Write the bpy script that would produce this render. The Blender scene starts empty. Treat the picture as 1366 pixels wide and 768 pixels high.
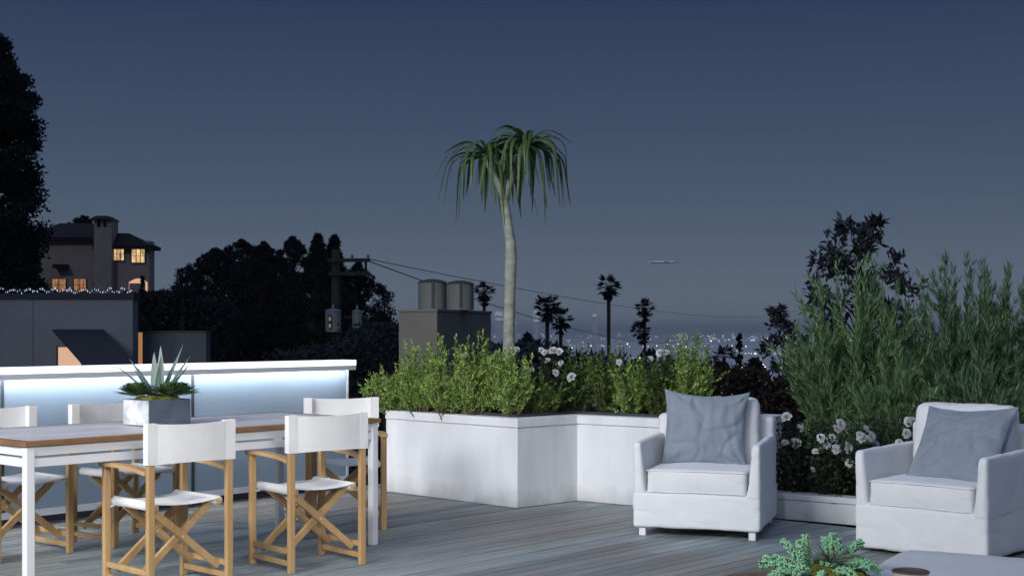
import bpy, bmesh, math, random
import numpy as np
from mathutils import Vector, Matrix
R = math.radians
rng = np.random.default_rng(7)
random.seed(7)
F, CX, HY, EYE = 1800.0, 683.0, 440.0, 1.28       # surveyed from the photograph: focal length in its pixels, eye height in metres
sc = bpy.context.scene
COL = sc.collection

def gp(px, py, z=0.0):
    """point at height z seen at this pixel (survey helper)"""
    y = (EYE - z) * F / (py - HY)
    return Vector(((px - CX) / F * y, y, z))
def at(px, py, y):
    return Vector(((px - CX) / F * y, y, EYE + (HY - py) / F * y))

# ------------------------------------------------------------------ objects
def tag(o, label=None, cat=None, group=None, kind=None):
    if label: o['label'] = label
    if cat: o['category'] = cat
    if group: o['group'] = group
    if kind: o['kind'] = kind
    return o
def empty(name, loc, rz=0.0):
    o = bpy.data.objects.new(name, None); COL.objects.link(o)
    o.location = loc; o.rotation_euler.z = rz
    o.empty_display_size = 0.1
    return o
def thing(name, label, cat, loc=(0, 0, 0), rz=0.0, group=None):
    return tag(empty(name, loc, rz), label, cat, group)
def kids(o):
    return [c for c in COL.objects if c.parent is o]
def copy_tree(o, parent=None):
    ch = kids(o)
    c = o.copy(); COL.objects.link(c); c.parent = parent
    for k in ch: copy_tree(k, c)
    return c

class MB:
    """collects shapes into one mesh"""
    def __init__(s): s.v = []; s.f = []
    def add(s, v, f):
        n = len(s.v); s.v.extend([tuple(p) for p in v]); s.f.extend([tuple(i + n for i in q) for q in f]); return s
    def box(s, x0, x1, y0, y1, z0, z1, M=None):
        v = [Vector((x, y, z)) for z in (z0, z1) for y in (y0, y1) for x in (x0, x1)]
        if M: v = [M @ p for p in v]
        return s.add(v, [(0, 2, 3, 1), (4, 5, 7, 6), (0, 1, 5, 4), (2, 6, 7, 3), (0, 4, 6, 2), (1, 3, 7, 5)])
    def bar(s, a, b, w, h, up=(0, 0, 1)):
        a = Vector(a); b = Vector(b); d = (b - a).normalized(); up = Vector(up)
        if abs(d.dot(up)) > .98: up = Vector((0, 1, 0))
        x = d.cross(up).normalized() * w / 2; y = x.cross(d).normalized() * h / 2
        v = [p + i * x + j * y for p in (a, b) for i, j in ((-1, -1), (1, -1), (1, 1), (-1, 1))]
        return s.add(v, [(0, 1, 2, 3), (7, 6, 5, 4), (0, 4, 5, 1), (1, 5, 6, 2), (2, 6, 7, 3), (3, 7, 4, 0)])
    def tube(s, pts, rad, n=8, cap=True):
        pts = [Vector(p) for p in pts]
        if not hasattr(rad, '__len__'): rad = [rad] * len(pts)
        v = []; f = []; ref = None
        for i, p in enumerate(pts):
            d = (pts[min(i + 1, len(pts) - 1)] - pts[max(i - 1, 0)]).normalized()
            if ref is None:
                ref = d.orthogonal().normalized()
            ref = (ref - d * ref.dot(d)).normalized(); o = d.cross(ref)
            for k in range(n):
                t = 2 * math.pi * k / n
                v.append(p + (ref * math.cos(t) + o * math.sin(t)) * rad[i])
        for i in range(len(pts) - 1):
            for k in range(n):
                f.append((i * n + k, i * n + (k + 1) % n, (i + 1) * n + (k + 1) % n, (i + 1) * n + k))
        if cap:
            f.append(tuple(range(n - 1, -1, -1))); f.append(tuple((len(pts) - 1) * n + k for k in range(n)))
        return s.add(v, f)
    def lathe(s, prof, c=(0, 0, 0), n=20):
        c = Vector(c); v = []; f = []
        for r, z in prof:
            for k in range(n):
                t = 2 * math.pi * k / n
                v.append(c + Vector((r * math.cos(t), r * math.sin(t), z)))
        for i in range(len(prof) - 1):
            for k in range(n):
                f.append((i * n + k, i * n + (k + 1) % n, (i + 1) * n + (k + 1) % n, (i + 1) * n + k))
        f.append(tuple(range(n - 1, -1, -1))); f.append(tuple((len(prof) - 1) * n + k for k in range(n)))
        return s.add(v, f)
    def prism(s, poly, z0, z1):
        n = len(poly)
        v = [(p[0], p[1], z0) for p in poly] + [(p[0], p[1], z1) for p in poly]
        f = [tuple(range(n - 1, -1, -1)), tuple(range(n, 2 * n))]
        f += [(i, (i + 1) % n, n + (i + 1) % n, n + i) for i in range(n)]
        return s.add(v, f)
    def ribbon(s, pts, wid, side, fold=0.0):
        """strap leaf: centre line pts, widths, side vector; slightly V-folded"""
        v = []; f = []; side = Vector(side).normalized()
        for i, p in enumerate(pts):
            p = Vector(p)
            d = (Vector(pts[min(i + 1, len(pts) - 1)]) - Vector(pts[max(i - 1, 0)])).normalized()
            nrm = side.cross(d).normalized()
            v += [p - side * wid[i] / 2 + nrm * fold * wid[i], p, p + side * wid[i] / 2 + nrm * fold * wid[i]]
        for i in range(len(pts) - 1):
            a = 3 * i
            f += [(a, a + 1, a + 4, a + 3), (a + 1, a + 2, a + 5, a + 4)]
        return s.add(v, f)
    def build(s, name, mat, parent=None, smooth=False, bevel=0.0, loc=None):
        me = bpy.data.meshes.new(name); me.from_pydata(s.v, [], s.f)
        if bevel:
            bm = bmesh.new(); bm.from_mesh(me)
            bmesh.ops.bevel(bm, geom=[e for e in bm.edges if len(e.link_faces) == 2 and e.calc_face_angle(0) > .6], offset=bevel, segments=2, affect='EDGES', profile=.5)
            bm.to_mesh(me); bm.free()
        me.materials.append(mat)
        if smooth:
            me.polygons.foreach_set('use_smooth', [True] * len(me.polygons))
        me.update()
        o = bpy.data.objects.new(name, me); COL.objects.link(o)
        if parent: o.parent = parent
        if loc is not None: o.location = loc
        return o

def noise3(p, s, seed=0):
    from mathutils import noise
    return noise.noise(Vector((p[0] * s + seed * 7.3, p[1] * s - seed * 3.1, p[2] * s + seed)))

def soft_box(w, d, h, r, puff=(0, 0, 0), wr=0.0, ws=6.0, seed=0, n=9, xf=None):
    """upholstered block from (0,0,0) to (w,d,h): rounded edges, crowned faces, wrinkles. returns verts, faces"""
    H = [w / 2, d / 2, h / 2]; ax = []
    for q in H:
        rr = min(r, q * .95)
        e = [-q, -q + rr * .25, -q + rr * .6, -q + rr]
        m = list(np.linspace(-q + rr, q - rr, n))[1:-1]
        ax.append(e + m + [-t for t in e[::-1]])
    idx = {}; v = []; f = []
    nx, ny, nz = (len(a) for a in ax)
    def vid(i, j, k):
        if (i, j, k) not in idx:
            p = Vector((ax[0][i], ax[1][j], ax[2][k]))
            inn = Vector([max(-(H[t] - min(r, H[t] * .95)), min(H[t] - min(r, H[t] * .95), p[t])) for t in range(3)])
            dl = p - inn
            m = max(abs(dl.x), abs(dl.y), abs(dl.z))
            q = inn + (dl.normalized() * m if dl.length > 1e-9 else Vector())
            u = [q[t] / H[t] for t in range(3)]
            for t in range(3):
                o = [x for x in range(3) if x != t]
                q[t] += puff[t] * u[t] * (1 - u[o[0]] ** 2) * (1 - u[o[1]] ** 2)
            if wr:
                nn = dl.normalized() if dl.length > 1e-9 else Vector((0, 0, 1))
                q += nn * wr * (noise3(q, ws, seed) + .5 * noise3(q, ws * 2.3, seed + 4))
                # creases: narrow valleys where the cloth folds
                cr1 = 1 - abs(noise3((q.x * .9 + q.z * .5, q.y, q.z * 1.4 - q.x * .4), ws * .75, seed + 9)) * 2.2
                q -= nn * wr * .95 * max(0, cr1) ** 5
            q += Vector(H)
            if xf: q = Vector(xf(q))
            idx[(i, j, k)] = len(v); v.append(q)
        return idx[(i, j, k)]
    for i in range(nx - 1):
        for j in range(ny - 1):
            f.append((vid(i, j, 0), vid(i, j + 1, 0), vid(i + 1, j + 1, 0), vid(i + 1, j, 0)))
            f.append((vid(i, j, nz - 1), vid(i + 1, j, nz - 1), vid(i + 1, j + 1, nz - 1), vid(i, j + 1, nz - 1)))
    for i in range(nx - 1):
        for k in range(nz - 1):
            f.append((vid(i, 0, k), vid(i + 1, 0, k), vid(i + 1, 0, k + 1), vid(i, 0, k + 1)))
            f.append((vid(i, ny - 1, k), vid(i, ny - 1, k + 1), vid(i + 1, ny - 1, k + 1), vid(i + 1, ny - 1, k)))
    for j in range(ny - 1):
        for k in range(nz - 1):
            f.append((vid(0, j, k), vid(0, j, k + 1), vid(0, j + 1, k + 1), vid(0, j + 1, k)))
            f.append((vid(nx - 1, j, k), vid(nx - 1, j + 1, k), vid(nx - 1, j + 1, k + 1), vid(nx - 1, j, k + 1)))
    return v, f

# ------------------------------------------------------------------ leaves
def unit(a): return a / np.maximum(np.linalg.norm(a, axis=1, keepdims=True), 1e-9)
def rdir(n): return unit(rng.normal(size=(n, 3)))
def leaf_obj(name, C, D, L, W, mat, parent=None, N=None, mid=.45, fold=.12):
    C = np.asarray(C, float); n = len(C); D = unit(np.asarray(D, float))
    L = np.broadcast_to(np.asarray(L, float), (n,))[:, None]; W = np.broadcast_to(np.asarray(W, float), (n,))[:, None]
    if N is None: N = rdir(n)
    S = unit(np.cross(D, N)); N = np.cross(S, D)
    V = np.empty((n, 4, 3))
    V[:, 0] = C; V[:, 1] = C + D * L * mid + S * W / 2 + N * W * fold
    V[:, 2] = C + D * L; V[:, 3] = C + D * L * mid - S * W / 2 + N * W * fold
    me = bpy.data.meshes.new(name)
    me.vertices.add(4 * n); me.vertices.foreach_set('co', V.reshape(-1))
    me.loops.add(4 * n); me.loops.foreach_set('vertex_index', np.arange(4 * n, dtype=np.int32))
    me.polygons.add(n); me.polygons.foreach_set('loop_start', np.arange(0, 4 * n, 4, dtype=np.int32))
    me.update(calc_edges=True); me.validate()
    me.materials.append(mat)
    o = bpy.data.objects.new(name, me); COL.objects.link(o)
    if parent: o.parent = parent
    return o

# ------------------------------------------------------------------ materials
def nodes(m):
    m.use_nodes = True; nt = m.node_tree; nt.nodes.clear()
    out = nt.nodes.new('ShaderNodeOutputMaterial')
    return nt, out
def lnk(nt, a, b): nt.links.new(a, b)
def mat(name, col, rough=.6, var=.12, scale=6.0, bump=0.0, bscale=80.0, spec=.3, stretch=None, col2=None, metal=0.0, coord='Object', sheen=0.0, island=0.0):
    m = bpy.data.materials.new(name); nt, out = nodes(m)
    b = nt.nodes.new('ShaderNodeBsdfPrincipled'); lnk(nt, b.outputs[0], out.inputs[0])
    b.inputs['Roughness'].default_value = rough; b.inputs['Specular IOR Level'].default_value = spec; b.inputs['Metallic'].default_value = metal
    if sheen: b.inputs['Sheen Weight'].default_value = sheen
    tc = nt.nodes.new('ShaderNodeTexCoord'); mp = nt.nodes.new('ShaderNodeMapping'); lnk(nt, tc.outputs[coord], mp.inputs[0])
    if stretch: mp.inputs['Scale'].default_value = stretch
    nz = nt.nodes.new('ShaderNodeTexNoise'); nz.inputs['Scale'].default_value = scale; nz.inputs['Detail'].default_value = 6; nz.inputs['Roughness'].default_value = .6
    lnk(nt, mp.outputs[0], nz.inputs[0])
    cr = nt.nodes.new('ShaderNodeValToRGB'); lnk(nt, nz.outputs['Fac'], cr.inputs[0])
    c2 = col2 or tuple(c * (1 + var) for c in col); c1 = col if col2 else tuple(c * (1 - var) for c in col)
    cr.color_ramp.elements[0].position = .32; cr.color_ramp.elements[1].position = .68
    cr.color_ramp.elements[0].color = (*c1, 1); cr.color_ramp.elements[1].color = (*[min(1, c) for c in c2], 1)
    src = cr.outputs[0]
    if island:
        ge = nt.nodes.new('ShaderNodeNewGeometry'); mr = nt.nodes.new('ShaderNodeMapRange')
        mr.inputs[3].default_value = 1 - island; mr.inputs[4].default_value = 1 + island
        lnk(nt, ge.outputs['Random Per Island'], mr.inputs[0])
        mx = nt.nodes.new('ShaderNodeMix'); mx.data_type = 'RGBA'; mx.blend_type = 'MULTIPLY'; mx.inputs[0].default_value = 1
        lnk(nt, src, mx.inputs[6]); lnk(nt, mr.outputs[0], mx.inputs[7]); src = mx.outputs[2]
    lnk(nt, src, b.inputs['Base Color'])
    if bump:
        n2 = nt.nodes.new('ShaderNodeTexNoise'); n2.inputs['Scale'].default_value = bscale; n2.inputs['Detail'].default_value = 4
        lnk(nt, mp.outputs[0], n2.inputs[0])
        bp = nt.nodes.new('ShaderNodeBump'); bp.inputs['Strength'].default_value = bump; bp.inputs['Distance'].default_value = .01
        lnk(nt, n2.outputs['Fac'], bp.inputs['Height']); lnk(nt, bp.outputs[0], b.inputs['Normal'])
    return m
def leafmat(name, cols, rough=.5, trans=.25, spec=.3):
    """each leaf its own tone"""
    m = bpy.data.materials.new(name); nt, out = nodes(m)
    ge = nt.nodes.new('ShaderNodeNewGeometry'); cr = nt.nodes.new('ShaderNodeValToRGB')
    lnk(nt, ge.outputs['Random Per Island'], cr.inputs[0])
    e = cr.color_ramp.elements
    while len(e) < len(cols): e.new(.5)
    for i, c in enumerate(cols): e[i].position = i / (len(cols) - 1); e[i].color = (*c, 1)
    b = nt.nodes.new('ShaderNodeBsdfPrincipled'); b.inputs['Roughness'].default_value = rough; b.inputs['Specular IOR Level'].default_value = spec
    lnk(nt, cr.outputs[0], b.inputs['Base Color'])
    t = nt.nodes.new('ShaderNodeBsdfTranslucent'); lnk(nt, cr.outputs[0], t.inputs[0])
    mx = nt.nodes.new('ShaderNodeMixShader'); mx.inputs[0].default_value = trans
    lnk(nt, b.outputs[0], mx.inputs[1]); lnk(nt, t.outputs[0], mx.inputs[2]); lnk(nt, mx.outputs[0], out.inputs[0])
    return m
def glow(name, col, s, cols=None):
    m = bpy.data.materials.new(name); nt, out = nodes(m)
    e = nt.nodes.new('ShaderNodeEmission'); e.inputs[0].default_value = (*col, 1); e.inputs[1].default_value = s
    if cols:
        ge = nt.nodes.new('ShaderNodeNewGeometry'); cr = nt.nodes.new('ShaderNodeValToRGB'); cr.color_ramp.interpolation = 'CONSTANT'
        el = cr.color_ramp.elements
        while len(el) < len(cols): el.new(.5)
        for i, (p, c) in enumerate(cols): el[i].position = p; el[i].color = (*c, 1)
        lnk(nt, ge.outputs['Random Per Island'], cr.inputs[0]); lnk(nt, cr.outputs[0], e.inputs[0])
    lnk(nt, e.outputs[0], out.inputs[0])
    return m

def curtain(name, col, s):
    """lit window with a curtained, uneven room behind it"""
    m = glow(name, col, s); nt = m.node_tree; e = [n for n in nt.nodes if n.type == 'EMISSION'][0]
    tc = nt.nodes.new('ShaderNodeTexCoord'); mp = nt.nodes.new('ShaderNodeMapping'); mp.inputs['Scale'].default_value = (3.2, 1, .9); lnk(nt, tc.outputs['Object'], mp.inputs[0])
    nz = nt.nodes.new('ShaderNodeTexNoise'); nz.inputs['Scale'].default_value = 1.1; nz.inputs['Detail'].default_value = 3; lnk(nt, mp.outputs[0], nz.inputs[0])
    mr = nt.nodes.new('ShaderNodeMapRange'); mr.inputs[1].default_value = .3; mr.inputs[2].default_value = .7; mr.inputs[3].default_value = s * .3; mr.inputs[4].default_value = s * 1.35; lnk(nt, nz.outputs['Fac'], mr.inputs[0]); lnk(nt, mr.outputs[0], e.inputs[1])
    return m
M = {}
M['teak'] = mat('teak_wood', (.43, .255, .11), .5, scale=9, stretch=(1, 1, .12), col2=(.63, .415, .205), bump=.15, bscale=60, island=.2)
M['teak_dark'] = mat('teak_edge', (.20, .105, .05), .5, scale=7, col2=(.30, .165, .08), bump=.2, bscale=50)
M['top_grey'] = mat('weathered_tabletop', (.42, .40, .415), .34, scale=5, stretch=(.25, 3, 3), col2=(.76, .74, .76), bump=.15, bscale=40, spec=.5, island=.12)
M['white_paint'] = mat('white_painted_metal', (.80, .81, .83), .4, .03, 4, spec=.4)
M['canvas'] = mat('white_canvas', (.80, .79, .78), .85, .04, 10, bump=.4, bscale=16, sheen=.2)
M['slip'] = mat('white_slipcover_fabric', (.80, .80, .81), .9, .035, 5, bump=.75, bscale=10, sheen=.2)
M['slip2'] = mat('white_cushion_fabric', (.79, .79, .80), .9, .035, 5, bump=.5, bscale=12, sheen=.2)
M['pillow'] = mat('blue_grey_linen', (.245, .29, .34), .9, .07, 8, bump=.25, bscale=60, sheen=.15)
M['glass'] = mat('frosted_glass', (.20, .26, .33), .32, .05, 1.2, spec=.5)
M['dark_metal'] = mat('dark_metal', (.03, .035, .045), .45, .1, 5)
M['rail_metal'] = mat('brushed_rail', (.55, .58, .62), .35, .05, 5, spec=.5)
M['led'] = glow('led_strip_light', (.95, .97, 1.0), 80.0)
M['led_top'] = glow('led_diffuser', (.86, .91, 1.0), 1.7)
M['stucco'] = None
M['soil'] = mat('dark_soil', (.018, .015, .013), .95, .4, 30, bump=.8, bscale=60)
M['liner'] = mat('dark_planter_liner', (.05, .05, .058), .7, .15, 8)
M['bark_pale'] = mat('pale_smooth_bark', (.19, .205, .17), .8, .2, 9, stretch=(1, 1, 2.2), col2=(.36, .37, .315), bump=.8, bscale=16)
M['bark_dark'] = mat('dark_bark', (.03, .026, .024), .9, .3, 8)
M['stem_green'] = mat('shrub_stem', (.12, .10, .06), .8, .2, 8)
M['stem_dark'] = mat('dark_stem', (.04, .038, .028), .8, .2, 8)
M['leaf_box'] = leafmat('bright_shrub_leaf', [(.085, .175, .032), (.19, .32, .06), (.33, .46, .10), (.50, .58, .20)], .42, .25, .45)
M['leaf_box2'] = leafmat('deep_shrub_leaf', [(.045, .085, .018), (.115, .185, .04), (.22, .28, .075)], .45, .25, .4)
M['leaf_rose'] = leafmat('rose_leaf', [(.012, .024, .010), (.028, .046, .018), (.05, .07, .028)], .45, .2, .4)
M['leaf_needle'] = leafmat('feathery_needle', [(.048, .095, .045), (.145, .25, .11), (.30, .44, .19)], .55, .25)
M['leaf_needle2'] = leafmat('feathery_needle_blue', [(.042, .084, .046), (.125, .215, .11), (.25, .37, .175)], .55, .25)
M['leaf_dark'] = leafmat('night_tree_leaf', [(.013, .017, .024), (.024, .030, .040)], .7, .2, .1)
M['leaf_navy'] = leafmat('night_conifer_leaf', [(.012, .017, .024), (.020, .027, .036)], .7, .2, .1)  # bluish cast of distant haze put into the leaf colour
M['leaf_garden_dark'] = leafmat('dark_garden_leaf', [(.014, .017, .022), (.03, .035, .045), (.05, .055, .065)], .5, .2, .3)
M['twig_brown'] = leafmat('dry_brown_twig', [(.010, .008, .008), (.020, .014, .013), (.034, .022, .019)], .8, .1, .1)
M['strap'] = leafmat('strap_leaf', [(.035, .075, .022), (.06, .115, .032), (.10, .165, .05)], .45, .2, .4)
M['agave'] = leafmat('agave_leaf', [(.16, .22, .20), (.24, .31, .28), (.33, .40, .36)], .5, .1, .35)
M['rosette'] = leafmat('succulent_leaf', [(.03, .065, .03), (.06, .12, .04), (.11, .17, .055)], .45, .15, .4)
M['moss'] = mat('moss', (.055, .07, .010), .95, scale=30, col2=(.20, .20, .028), bump=1.0, bscale=70)
M['petal'] = leafmat('white_petal', [(.62, .62, .60), (.78, .78, .77), (.84, .84, .84)], .6, .25, .3)
M['concrete_pale'] = mat('pale_patchy_concrete', (.30, .32, .34), .85, scale=10, col2=(.86, .88, .90), bump=.3, bscale=40)
M['slate'] = mat('dark_slate', (.075, .095, .13), .8, scale=10, col2=(.12, .145, .185), bump=.2, bscale=50)
M['sedum'] = leafmat('trailing_sedum', [(.20, .46, .27), (.28, .58, .34), (.40, .68, .44), (.36, .62, .26)], .4, .15, .4)
M['airplant'] = leafmat('thin_grey_leaf', [(.10, .13, .10), (.20, .23, .17)], .6, .15, .3)
M['stone_top'] = mat('grey_stone_top', (.76, .75, .78), .32, scale=3, col2=(.82, .81, .83), bump=.06, bscale=30, spec=.35)
M['walnut'] = mat('brown_wood', (.13, .075, .045), .5, scale=6, stretch=(.3, 2, 2), col2=(.22, .13, .08), bump=.2, bscale=40)
M['ceramic'] = mat('cream_ceramic', (.45, .43, .39), .35, .08, 8, spec=.5)
M['brown_glaze'] = mat('brown_glaze', (.10, .06, .04), .35, .2, 8, spec=.5)
M['pole'] = mat('weathered_pole', (.03, .029, .031), .9, .3, 3, stretch=(3, 3, .3))
M['transformer'] = mat('grey_transformer', (.16, .19, .20), .5, .1, 4)
M['wire'] = mat('black_wire', (.03, .03, .035), .7, .05, 3)
M['stack'] = mat('taupe_render', (.20, .188, .17), .9, .08, 3, bump=.2, bscale=40)
M['cowl'] = mat('ribbed_cowl_metal', (.15, .16, .155), .6, .1, 5)
M['house'] = mat('dusky_stucco', (.30, .24, .225), .9, .1, .8)
M['roof_tile'] = mat('dark_roof_tile', (.012, .012, .014), .9, .3, 2)
M['garage'] = mat('grey_garage_render', (.14, .155, .185), .9, .1, .7)
M['garage2'] = mat('grey_garden_wall_render', (.085, .10, .125), .9, .1, .7)
M['canopy'] = mat('navy_canopy_cloth', (.02, .024, .035), .8, .1, 3)
M['win_warm'] = curtain('warm_window', (1.0, .66, .33), .85)
M['win_amber'] = curtain('amber_window', (1.0, .48, .24), .36)
M['win_dim'] = glow('dim_amber_light', (1.0, .45, .20), .40)
M['win_pink'] = glow('peach_window', (1.0, .62, .42), .7)
M['bulb'] = glow('string_bulb', (.62, .74, 1.0), .9)
M['frame_dark'] = mat('dark_window_frame', (.05, .045, .04), .7, .1, 4)
M['fuselage'] = mat('white_aircraft_paint', (.8, .8, .8), .4, .02, 1)
M['cabin'] = glow('aircraft_cabin_light', (.85, .92, 1.0), .45)
M['far_light'] = glow('far_lights', (1, 1, 1), 11.0, [(0, (1, .95, .85)), (.4, (.8, .9, 1)), (.68, (1, .72, .38)), (.9, (1, .3, .22)), (.94, (.75, 1, .85))])
M['tower'] = mat('night_tower', (.55, .57, .62), .8, .1, .02)  # haze put into the shell colour so the towers blend in
M['tower_win'] = glow('tower_windows', (.80, .90, 1.0), .55)

def stucco():
    m = bpy.data.materials.new('white_planter_stucco'); nt, out = nodes(m)
    b = nt.nodes.new('ShaderNodeBsdfPrincipled'); b.inputs['Roughness'].default_value = .75; b.inputs['Specular IOR Level'].default_value = .3
    lnk(nt, b.outputs[0], out.inputs[0])
    tc = nt.nodes.new('ShaderNodeTexCoord'); sp = nt.nodes.new('ShaderNodeSeparateXYZ'); lnk(nt, tc.outputs['Object'], sp.inputs[0])
    nz = nt.nodes.new('ShaderNodeTexNoise'); nz.inputs['Scale'].default_value = 5; nz.inputs['Detail'].default_value = 8; lnk(nt, tc.outputs['Object'], nz.inputs[0])
    # splash-back grime of irregular height along the foot of the wall
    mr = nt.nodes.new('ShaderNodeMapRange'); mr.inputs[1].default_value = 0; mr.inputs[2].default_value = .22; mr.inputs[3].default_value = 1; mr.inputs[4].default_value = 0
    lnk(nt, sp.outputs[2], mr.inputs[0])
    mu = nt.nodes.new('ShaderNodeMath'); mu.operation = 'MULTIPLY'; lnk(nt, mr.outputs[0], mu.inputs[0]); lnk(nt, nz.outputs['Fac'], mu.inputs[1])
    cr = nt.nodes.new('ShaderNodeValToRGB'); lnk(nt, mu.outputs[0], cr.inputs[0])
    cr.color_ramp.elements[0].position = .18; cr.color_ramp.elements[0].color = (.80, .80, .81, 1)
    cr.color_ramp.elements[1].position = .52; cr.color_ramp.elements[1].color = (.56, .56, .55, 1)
    n2 = nt.nodes.new('ShaderNodeTexNoise'); n2.inputs['Scale'].default_value = 2.6; n2.inputs['Detail'].default_value = 7; mq = nt.nodes.new('ShaderNodeMapping'); mq.inputs['Scale'].default_value = (2.2, 2.2, .45); lnk(nt, tc.outputs['Object'], mq.inputs[0]); lnk(nt, mq.outputs[0], n2.inputs[0])
    m2 = nt.nodes.new('ShaderNodeMapRange'); m2.inputs[1].default_value = .3; m2.inputs[2].default_value = .6; m2.inputs[3].default_value = .88; m2.inputs[4].default_value = 1.03; lnk(nt, n2.outputs['Fac'], m2.inputs[0])
    mx = nt.nodes.new('ShaderNodeMix'); mx.data_type = 'RGBA'; mx.blend_type = 'MULTIPLY'; mx.inputs[0].default_value = 1
    lnk(nt, cr.outputs[0], mx.inputs[6]); lnk(nt, m2.outputs[0], mx.inputs[7]); lnk(nt, mx.outputs[2], b.inputs['Base Color'])
    n3 = nt.nodes.new('ShaderNodeTexNoise'); n3.inputs['Scale'].default_value = 55; n3.inputs['Detail'].default_value = 5; lnk(nt, tc.outputs['Object'], n3.inputs[0])
    bp = nt.nodes.new('ShaderNodeBump'); bp.inputs['Strength'].default_value = .12; bp.inputs['Distance'].default_value = .01; lnk(nt, n3.outputs['Fac'], bp.inputs['Height']); lnk(nt, bp.outputs[0], b.inputs['Normal'])
    return m
M['stucco'] = stucco()

def deckmat():
    m = bpy.data.materials.new('weathered_deck'); nt, out = nodes(m)
    b = nt.nodes.new('ShaderNodeBsdfPrincipled'); lnk(nt, b.outputs[0], out.inputs[0])
    b.inputs['Specular IOR Level'].default_value = .4
    tc = nt.nodes.new('ShaderNodeTexCoord')
    mp = nt.nodes.new('ShaderNodeMapping'); mp.inputs['Scale'].default_value = (.9, 26, 4); lnk(nt, tc.outputs['Object'], mp.inputs[0])
    gr = nt.nodes.new('ShaderNodeTexNoise'); gr.inputs['Scale'].default_value = 2.2; gr.inputs['Detail'].default_value = 8; gr.inputs['Roughness'].default_value = .65; lnk(nt, mp.outputs[0], gr.inputs[0])
    ge = nt.nodes.new('ShaderNodeNewGeometry')
    # grain streaks: silver grey to dark grey
    cr = nt.nodes.new('ShaderNodeValToRGB'); lnk(nt, gr.outputs['Fac'], cr.inputs[0])
    cr.color_ramp.elements[0].position = .3; cr.color_ramp.elements[0].color = (.12, .145, .152, 1)
    cr.color_ramp.elements[1].position = .7; cr.color_ramp.elements[1].color = (.44, .51, .525, 1)
    # brown, less bleached patches
    n2 = nt.nodes.new('ShaderNodeTexNoise'); n2.inputs['Scale'].default_value = .55; n2.inputs['Detail'].default_value = 4; lnk(nt, tc.outputs['Object'], n2.inputs[0])
    c2 = nt.nodes.new('ShaderNodeValToRGB'); lnk(nt, n2.outputs['Fac'], c2.inputs[0])
    c2.color_ramp.elements[0].position = .39; c2.color_ramp.elements[0].color = (0, 0, 0, 1)
    c2.color_ramp.elements[1].position = .58; c2.color_ramp.elements[1].color = (.6, .6, .6, 1)
    mx = nt.nodes.new('ShaderNodeMix'); mx.data_type = 'RGBA'; lnk(nt, c2.outputs[0], mx.inputs[0]); lnk(nt, cr.outputs[0], mx.inputs[6]); mx.inputs[7].default_value = (.24, .185, .14, 1)
    mr = nt.nodes.new('ShaderNodeMapRange'); mr.inputs[3].default_value = .72; mr.inputs[4].default_value = 1.2; lnk(nt, ge.outputs['Random Per Island'], mr.inputs[0])
    m3 = nt.nodes.new('ShaderNodeMix'); m3.data_type = 'RGBA'; m3.blend_type = 'MULTIPLY'; m3.inputs[0].default_value = 1
    lnk(nt, mx.outputs[2], m3.inputs[6]); lnk(nt, mr.outputs[0], m3.inputs[7]); lnk(nt, m3.outputs[2], b.inputs['Base Color'])
    rr = nt.nodes.new('ShaderNodeMapRange'); rr.inputs[3].default_value = .42; rr.inputs[4].default_value = .75; lnk(nt, gr.outputs['Fac'], rr.inputs[0]); lnk(nt, rr.outputs[0], b.inputs['Roughness'])
    bp = nt.nodes.new('ShaderNodeBump'); bp.inputs['Strength'].default_value = .35; bp.inputs['Distance'].default_value = .006; lnk(nt, gr.outputs['Fac'], bp.inputs['Height']); lnk(nt, bp.outputs[0], b.inputs['Normal'])
    return m
M['deck'] = deckmat()
M['earth'] = mat('dark_hillside_earth', (.009, .008, .009), .95, scale=.6, col2=(.022, .019, .019), bump=.5, bscale=4)
M['basin'] = mat('city_basin_ground', (.70, .67, .64), .95, scale=.0006, col2=(.82, .80, .77))

# ------------------------------------------------------------------ camera, world, lights
cam = bpy.data.cameras.new('camera'); co = bpy.data.objects.new('camera', cam); COL.objects.link(co)
co.location = (0, 0, EYE); co.rotation_euler = (R(90), 0, 0)
cam.sensor_width = 36; cam.lens = 36 * F / 1366; cam.shift_y = (HY - 384) / 1366
cam.clip_end = 200000; cam.clip_start = .05
sc.camera = co

w = bpy.data.worlds.new('World'); sc.world = w; w.use_nodes = True
nt = w.node_tree; nt.nodes.clear()
wo = nt.nodes.new('ShaderNodeOutputWorld')
MOON_EL, MOON_AZ = R(32), R(200)
sky = nt.nodes.new('ShaderNodeTexSky'); sky.sky_type = 'NISHITA'; sky.sun_disc = False
sky.sun_elevation = MOON_EL; sky.sun_rotation = MOON_AZ
bg1 = nt.nodes.new('ShaderNodeBackground'); bg1.inputs[1].default_value = .0006; lnk(nt, sky.outputs[0], bg1.inputs[0])
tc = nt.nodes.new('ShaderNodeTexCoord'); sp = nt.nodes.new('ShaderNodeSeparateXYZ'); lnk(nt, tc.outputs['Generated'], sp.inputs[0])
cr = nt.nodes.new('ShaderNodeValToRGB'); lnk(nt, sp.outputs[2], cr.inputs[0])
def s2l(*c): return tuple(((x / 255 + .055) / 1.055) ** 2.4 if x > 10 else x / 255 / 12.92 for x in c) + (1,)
SKY = [(0.0, s2l(102, 112, 124)), (.03, s2l(93, 105, 120)), (.08, s2l(77, 91, 111)), (.15, s2l(61, 76, 100)), (.235, s2l(45, 58, 86)), (.5, s2l(64, 82, 116)), (1.0, s2l(136, 152, 184))]  # stops overhead, out of view, brightened to add bluish fill
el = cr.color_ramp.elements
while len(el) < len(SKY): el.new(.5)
for i, (p, c) in enumerate(SKY): el[i].position = p; el[i].color = c
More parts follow.
